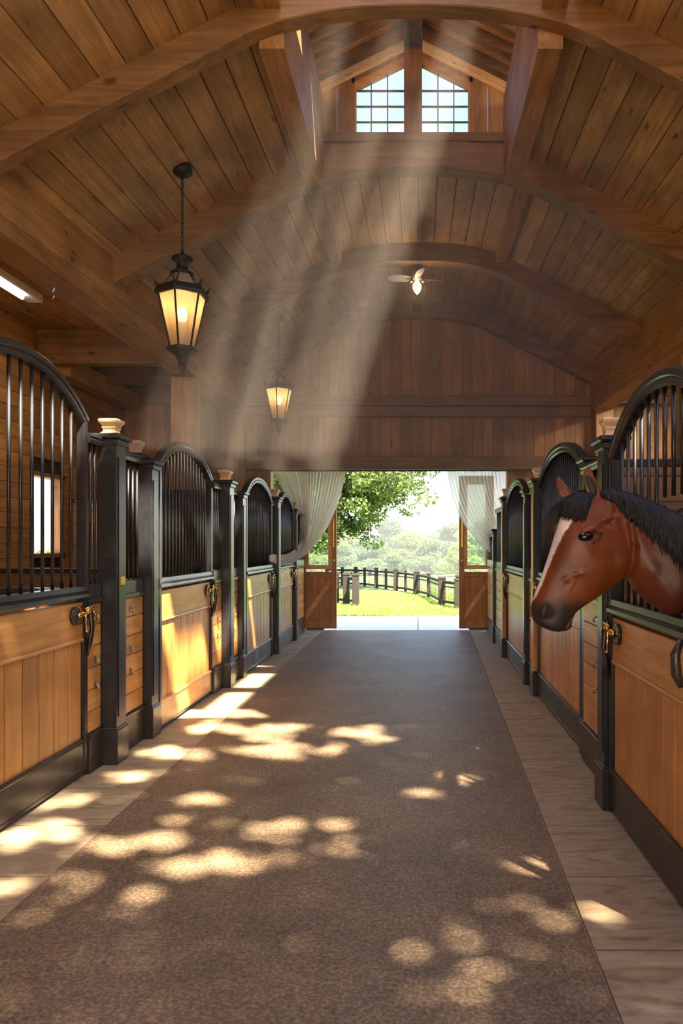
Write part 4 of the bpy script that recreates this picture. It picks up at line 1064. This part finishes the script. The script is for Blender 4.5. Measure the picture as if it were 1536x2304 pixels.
hd = [((1352, 1104), (1418, 1225), .062, .0), ((1330, 1103), (1420, 1262), .082, -.05), ((1298, 1110), (1414, 1290), .092, .02), ((1275, 1135), (1396, 1308), .098, .10), ((1257, 1170), (1372, 1322), .098, .12), ((1246, 1203), (1350, 1338), .086, .10),
      ((1234, 1240), (1328, 1352), .070, .05), ((1222, 1275), (1308, 1364), .060, .0), ((1210, 1308), (1291, 1376), .054, -.05), ((1199, 1335), (1283, 1392), .054, -.05), ((1191, 1357), (1280, 1406), .055, .0), ((1189, 1378), (1270, 1417), .052, .0), ((1194, 1394), (1252, 1419), .044, .0), ((1206, 1405), (1236, 1417), .028, 0)]
body = MB()
secs = []
for T, B, w_, egg in hd:
    T = V2(*T); B = V2(*B); secs.append((T, B, w_, egg, yc_((T.x+B.x)/2)))
loft(body, secs, p=2.35)
nk = [((1362, 1106), (1404, 1285), .060), ((1385, 1104), (1415, 1308), .074), ((1412, 1110), (1428, 1330), .082), ((1445, 1122), (1452, 1352), .09), ((1480, 1137), (1482, 1374), .10), ((1520, 1155), (1515, 1388), .11)]
secs = [(V2(*T), V2(*B), w_, -.15, HY) for T, B, w_ in nk]
secs += [(Vector((1.22, 1.70)), Vector((1.20, 1.16)), .125, -.1, HY), (Vector((1.42, 1.70)), Vector((1.36, .98)), .17, -.05, HY+.02), (Vector((1.68, 1.68)), Vector((1.55, .80)), .24, 0, HY+.05),
         (Vector((1.95, 1.62)), Vector((1.9, .74)), .29, 0, HY+.08), (Vector((2.4, 1.56)), Vector((2.4, .70)), .33, 0, HY+.12), (Vector((2.8, 1.58)), Vector((2.8, .82)), .31, 0, HY+.15), (Vector((3.12, 1.52)), Vector((3.1, .95)), .25, 0, HY+.17), (Vector((3.28, 1.35)), Vector((3.25, 1.1)), .12, 0, HY+.18)]
loft(body, secs, p=2.15)
def ball(px, py, dy, r, sc=(1, 1, 1)):
    q = hx(px, py); body.sphere((q.x, yc_(q.x)+dy, q.z), r, 20, sc)
ball(1375, 1250, -.052, .062, (1.1, .6, 1.25))      # jowl
ball(1375, 1250, .052, .062, (1.1, .6, 1.25))
ball(1312, 1190, -.078, .034, (1.3, .55, .7))      # brow
ball(1270, 1190, .072, .036, (1.2, .6, .8))
ball(1222, 1372, -.034, .030, (1.0, .8, 1.15))      # nostril flare
ball(1210, 1376, .03, .030, (1.0, .7, 1.1))
ball(1262, 1406, -.0, .030, (1.35, 1.0, .75))      # chin
ball(1228, 1398, -.01, .034, (1.2, 1.1, .75))       # upper lip
body.tube([tuple(hx(1345, 1235)+Vector((0, yc_(hx(1345, 1235).x)-HY-.088, 0))), tuple(hx(1310, 1270)+Vector((0, yc_(hx(1310, 1270).x)-HY-.07, 0))), tuple(hx(1285, 1300)+Vector((0, yc_(hx(1285, 1300).x)-HY-.052, 0)))], [.014, .012, .006], 8)
# ears
def ear(base, tip, wx, dy, lean):
    b0 = hx(*base); t0 = hx(*tip); n = 16; L = 12; vs = []
    ax = (Vector((t0.x, 0, t0.z))-Vector((b0.x, 0, b0.z)))
    sidev = Vector((-ax.z, 0, ax.x)).normalized()
    yb = yc_(b0.x)+dy
    for j in range(L):
        t = j/(L-1); w_ = wx*(1-.12*(1-t))*math.sin(PI*min(1, (.32+.68*t)))**.75 if t < .999 else .001
        w_ = max(.0012, w_); c = Vector((b0.x, yb, b0.z))+ax*t+Vector((0, lean*t, 0))+sidev*(.010*math.sin(PI*t))
        for k in range(n):
            a = 2*PI*k/n
            vs.append(c+sidev*(w_*math.cos(a))+Vector((0, 1, 0))*(.014*math.sin(a)*(w_/wx)-.012*(math.cos(a)**2)*(w_/wx)))
    fs = [(i*n+k, i*n+(k+1) % n, (i+1)*n+(k+1) % n, (i+1)*n+k) for i in range(L-1) for k in range(n)]
    fs += [tuple(reversed(range(n))), tuple((L-1)*n+k for k in range(n))]
    body.add(vs, fs, True)
ear((1340, 1132), (1312, 1044), .037, -.045, -.01)
ear((1288, 1126), (1256, 1064), .031, .052, .01)
# legs
for lx, ly, hind in ((1.62, -.13, 0), (1.68, .2, 0), (3.0, -.02, 1), (3.06, .3, 1)):
    y = HY+ly
    if hind: body.tube([(lx-.05, y, 1.15), (lx-.08, y, .85), (lx+.10, y, .50), (lx+.05, y, .25), (lx, y, .08), (lx-.02, y, .01)], [.17, .12, .062, .042, .05, .065], 12)
    else: body.tube([(lx, y, 1.0), (lx, y, .78), (lx-.02, y, .48), (lx, y, .25), (lx-.02, y, .09), (lx-.04, y, .01)], [.12, .08, .055, .038, .046, .062], 12)
me0 = body.build('tmp', M['dark'])
rm = me0.modifiers.new('r', 'REMESH'); rm.mode = 'VOXEL'; rm.voxel_size = .0075; rm.use_smooth_shade = True
smo = me0.modifiers.new('s', 'SMOOTH'); smo.factor = .5; smo.iterations = 5
bpy.context.view_layer.update()
ev = me0.evaluated_get(bpy.context.evaluated_depsgraph_get()); hm = bpy.data.meshes.new_from_object(ev); bpy.data.objects.remove(me0)
hm.name = 'horse'
ho = bpy.data.objects.new('horse', hm); COL.objects.link(ho)
co = np.zeros(len(hm.vertices)*3, np.float32); hm.vertices.foreach_get('co', co); co = co.reshape(-1, 3)
# small folds, veins
def seg_d(p, a, b):
    ab = b-a; t = np.clip(((p-a) @ ab)/(ab @ ab), 0, 1); return np.linalg.norm(p-(a+t[:, None]*ab), axis=1), t
XZ = co[:, [0, 2]]; YCn = np.where(XZ[:, 0] < PX, HY-(PX-XZ[:, 0])*yaw, HY); near = co[:, 1] < YCn
def ridge(pts, r, h_):
    for q0, q1 in zip(pts, pts[1:]):
        d_, _ = seg_d(XZ, np.array(HP(*q0)), np.array(HP(*q1)))
        co[:, 1] -= np.where(near, h_*np.exp(-(d_/r)**2), 0)
ridge([(1262, 1300), (1285, 1290), (1300, 1288)], .010, .0035)
ridge([(1250, 1312), (1262, 1303), (1275, 1305)], .009, .002)
ridge([(1270, 1325), (1282, 1305)], .009, .002)
ridge([(1409, 1180), (1415, 1230), (1412, 1290), (1400, 1318)], .012, -.012)     # groove behind the jaw
ridge([(1375, 1150), (1362, 1180), (1345, 1178)], .010, -.006)
ridge([(1335, 1180), (1350, 1170), (1372, 1165)], .011, .006)
ridge([(1298, 1198), (1318, 1192), (1336, 1200)], .008, .010)                     # upper eyelid
ridge([(1298, 1214), (1318, 1220), (1336, 1210)], .006, .004)
ridge([(1420, 1215), (1450, 1280), (1490, 1345)], .03, .005)
ridge([(1260, 1417), (1272, 1395), (1286, 1376)], .006, -.014)                    # mouth
hm.vertices.foreach_set('co', co.ravel())
# coat colours
def mixc(c, d_, t): return c*(1-t[:, None])+np.array(d_)*t[:, None]
def sm(x, a, b): t = np.clip((x-a)/(b-a), 0, 1); return t*t*(3-2*t)
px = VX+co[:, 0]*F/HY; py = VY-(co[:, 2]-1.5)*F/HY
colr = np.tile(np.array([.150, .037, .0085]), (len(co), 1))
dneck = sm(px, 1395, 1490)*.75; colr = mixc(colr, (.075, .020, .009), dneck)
dm, _ = seg_d(XZ, np.array(HP(1196, 1400)), np.array(HP(1285, 1395)))
rngn = np.random.RandomState(2).uniform(-.008, .008, len(co))
colr = mixc(colr, (.030, .022, .020), 1-sm(dm+rngn, .045, .125))
top = [(1305, 1120), (1275, 1135), (1257, 1170), (1246, 1203), (1234, 1240), (1222, 1275), (1210, 1308), (1199, 1335)]
dt = np.full(len(co), 9.)
for q0, q1 in zip(top, top[1:]):
    d_, _ = seg_d(XZ, np.array(HP(*q0)), np.array(HP(*q1))); dt = np.minimum(dt, d_)
lat = co[:, 1]-YCn
wid = np.interp(py, [1120, 1160, 1200, 1240, 1300, 1345], [.034, .030, .018, .013, .011, .005])
edge = np.random.RandomState(4).uniform(-.003, .003, len(co))
ex_ = np.interp(py, [1128, 1158, 1176, 1200, 1240, 1280, 1320, 1348], [1299, 1294, 1277, 1260, 1242, 1226, 1210, 1196])
bz = (1-sm(px-ex_+edge*300, -1.5, 1.5))*(lat < .02)*(py > 1120)*(py < 1348)*(dt < .09)
colr = mixc(colr, (.85, .76, .68), bz)
de, _ = seg_d(XZ, np.array(HP(1303, 1211)), np.array(HP(1328, 1206))); colr = mixc(colr, (.03, .014, .009), (1-sm(de, .014, .03))*near*.55)
dl = sm(co[:, 2], .75, .5)*(co[:, 0] > 1.4); colr = mixc(colr, (.02, .014, .012), dl)
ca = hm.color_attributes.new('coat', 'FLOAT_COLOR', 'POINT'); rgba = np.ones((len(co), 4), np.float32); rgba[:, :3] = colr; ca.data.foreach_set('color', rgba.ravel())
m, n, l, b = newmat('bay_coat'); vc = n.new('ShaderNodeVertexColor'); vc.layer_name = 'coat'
tc = n.new('ShaderNodeTexCoord'); nz = n.new('ShaderNodeTexNoise'); nz.inputs['Scale'].default_value = 9; nz.inputs['Detail'].default_value = 6; l.new(tc.outputs['Object'], nz.inputs['Vector'])
rp = ramp(n, [(.3, (.75, .72, .70)), (.7, (1.2, 1.18, 1.15))]); l.new(nz.outputs[0], rp.inputs[0])
x = n.new('ShaderNodeMix'); x.data_type = 'RGBA'; x.blend_type = 'MULTIPLY'; x.inputs[0].default_value = 1
l.new(vc.outputs[0], x.inputs[6]); l.new(rp.outputs[0], x.inputs[7]); l.new(x.outputs[2], b.inputs['Base Color'])
b.inputs['Roughness'].default_value = .38; b.inputs['Specular IOR Level'].default_value = .36
n3 = n.new('ShaderNodeTexNoise'); n3.inputs['Scale'].default_value = 220; l.new(tc.outputs['Object'], n3.inputs['Vector'])
bp = n.new('ShaderNodeBump'); bp.inputs['Strength'].default_value = .25; bp.inputs['Distance'].default_value = .002; l.new(n3.outputs[0], bp.inputs['Height']); l.new(bp.outputs[0], b.inputs['Normal'])
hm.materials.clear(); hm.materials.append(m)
for p in hm.polygons: p.use_smooth = True
hm.update()
tag(ho, 'bay horse with white blaze, its head out over the nearest right stall door', 'horse')
bvh = BVHTree.FromPolygons([tuple(c) for c in co], [tuple(p.vertices) for p in hm.polygons])
def surf(px, py):
    o = Vector((0, 0, 1.5)); dr = (hx(px, py)-o).normalized(); h_, nn, i, dd = bvh.ray_cast(o, dr)
    return (h_, nn) if h_ is not None else (hx(px, py), Vector((0, -1, 0)))
h_, nn = surf(1317, 1207)
ey = MB().sphere((0, 0, 0), .027, 24, (1.25, .75, .80)).build('eye', M['eye'], ho); ey.location = h_-nn*.006; ey.rotation_euler = (0, math.radians(-8), 0)
h_, nn = surf(1224, 1374)
q = MB().sphere((0, 0, 0), .033, 20, (.60, .34, 1.05)).build('nostril', M['nostril'], ho); q.location = h_-nn*.004; q.rotation_euler = (0, math.radians(18), 0)
h2, n2 = surf(1330, 1092)
q = MB().sphere((0, 0, 0), .05, 20, (.36, .16, .95)).build('ear_hollow', M['nostril'], ho); q.location = h2-n2*.002; q.rotation_euler = (0, math.radians(-24), 0)
# hair strands
def strand(mb, pts, w0, n=3):
    mb.tube(pts, [w0]*(len(pts)-1)+[w0*.25], n)
def drape(root, dirv, L, seg, rise=.006, grav=.55):
    pts = [root]; p = Vector(root); d_ = Vector(dirv).normalized()
    for k in range(seg):
        d_ = (d_+Vector((0, 0, -grav/seg*1.6))).normalized(); p = p+d_*(L/seg)
        q_, nn_, i_, dd_ = bvh.find_nearest(p)
        if q_ is not None:
            side = (p-q_).dot(nn_)
            if side < rise: p = q_+nn_*rise
        pts.append(p.copy())
    return pts
mane = MB(); rr = random.Random(9)
crest = [(1352, 1102), (1385, 1101), (1412, 1107), (1445, 1119), (1480, 1134), (1520, 1152), (1560, 1165)]
cxs = [c[0] for c in crest]; cys = [c[1] for c in crest]
def lay(px0, py0, px1, py1, lift, bulge=0.0, n=7):
    """a lock of hair lying on the near side of the body from one spot to another"""
    pts = []
    for k in range(n+1):
        t = k/n; x = px0+(px1-px0)*t+bulge*math.sin(PI*t); y = py0+(py1-py0)*t**1.15
        h_, nn = surf(x, y); pts.append(h_+nn*lift*(.6+.6*math.sin(PI*min(1, t*1.1))))
    return pts
for i in range(2600):
    x = rr.uniform(1350, 1535); cy = float(np.interp(x, cxs, cys))
    ln = float(np.interp(x, [1350, 1375, 1400, 1440, 1480, 1535], [14, 26, 58, 78, 105, 135]))*rr.uniform(.35, 1.08)
    strand(mane, lay(x, cy+rr.uniform(2, 7), x+ln*rr.uniform(.05, .5), cy+4+ln, rr.uniform(.002, .013), rr.uniform(-3, 5)), rr.uniform(.0016, .0028))
cr3 = [hx(*c) for c in crest]+[Vector((1.42, HY, 1.70)), Vector((1.66, HY+.05, 1.68))]
for i in range(1100):
    t = rr.uniform(0, len(cr3)-1.001); k = int(t); f = t-k; root = cr3[k].lerp(cr3[k+1], f)
    root = root+Vector((rr.uniform(-.01, .01), rr.uniform(-.015, .02), -.006+rr.uniform(-.004, .004)))
    far = t < 6
    side = 1 if far else rr.choice((-1, -1, 1)); L = rr.uniform(.05, .12) if far else rr.uniform(.12, .28)
    strand(mane, drape(root, (rr.uniform(0, .4), side*rr.uniform(.5, 1.0), rr.uniform(.0, .25)), L, 7, rr.uniform(.003, .009)), rr.uniform(.0018, .003))
mane.build('mane', M['hair'], ho, fix=False)
fl_ = MB()
for i in range(900):
    x0 = rr.uniform(1288, 1338); y0 = float(np.interp(x0, [1288, 1300, 1338], [1116, 1111, 1106]))+rr.uniform(1, 8)
    u = (x0-1288)/50; x1 = 1263+u*46+rr.uniform(-12, 12); y1_ = 1150+rr.triangular(-34, 24, 4)+u*8
    strand(fl_, lay(x0, y0, x1, y1_, rr.uniform(.002, .016), rr.uniform(-9, 2)), rr.uniform(.0015, .0026))
for i in range(200):
    root = hx(rr.uniform(1292, 1335), 1110+rr.uniform(0, 5)); root.y += rr.uniform(.0, .04)
    strand(fl_, drape(root, (-.8, rr.uniform(-.2, .3), -.2), rr.uniform(.07, .13), 7, rr.uniform(.003, .01), .5), rr.uniform(.0016, .0026))
fl_.build('forelock', M['hair'], ho, fix=False)

# ------------------------------------------------------------------ haze that shows the sunbeams
hz = MB().box(-2.5, 1.6, FA+.25, 10.6, 2.2, 5.35).build('sunbeam_haze', M['dark'])
m = bpy.data.materials.new('dusty_air'); m.use_nodes = True; nn_ = m.node_tree; nn_.nodes.clear()
vo = nn_.nodes.new('ShaderNodeVolumeScatter'); vo.inputs['Density'].default_value = .062; vo.inputs['Anisotropy'].default_value = .0; vo.inputs['Color'].default_value = (1, .90, .80, 1)
oo = nn_.nodes.new('ShaderNodeOutputMaterial'); nn_.links.new(vo.outputs[0], oo.inputs['Volume'])
hz.data.materials.clear(); hz.data.materials.append(m)
tag(hz, 'dusty air under the skylight in which the slanting sunbeams show', 'haze', kind='stuff')

oh = MB().box(-60, 60, 26, 150, -3, 14).build('field_haze', M['dark']); m = bpy.data.materials.new('field_air'); m.use_nodes = True; nn_ = m.node_tree; nn_.nodes.clear()
vo = nn_.nodes.new('ShaderNodeVolumeScatter'); vo.inputs['Density'].default_value = .0022; vo.inputs['Color'].default_value = (.93, .97, 1, 1)
oo = nn_.nodes.new('ShaderNodeOutputMaterial'); nn_.links.new(vo.outputs[0], oo.inputs['Volume'])
oh.data.materials.clear(); oh.data.materials.append(m)
tag(oh, 'thin pale haze over the field in front of the trees', 'haze', kind='stuff')

hb = []
rr = random.Random(77)
for i in range(26): hb.append((rr.uniform(-2.5, 2.5), rr.uniform(-3.5, 3.5), rr.uniform(.3, 1.15), .7, .7, .45))
tag(mesh_quads('hedge', leafcloud(hb, 14000, .06, 8), M['leaf3']), 'bright green hedge outside the small window of the left stalls', 'hedge').location = (-9.2, 17.5, 0)
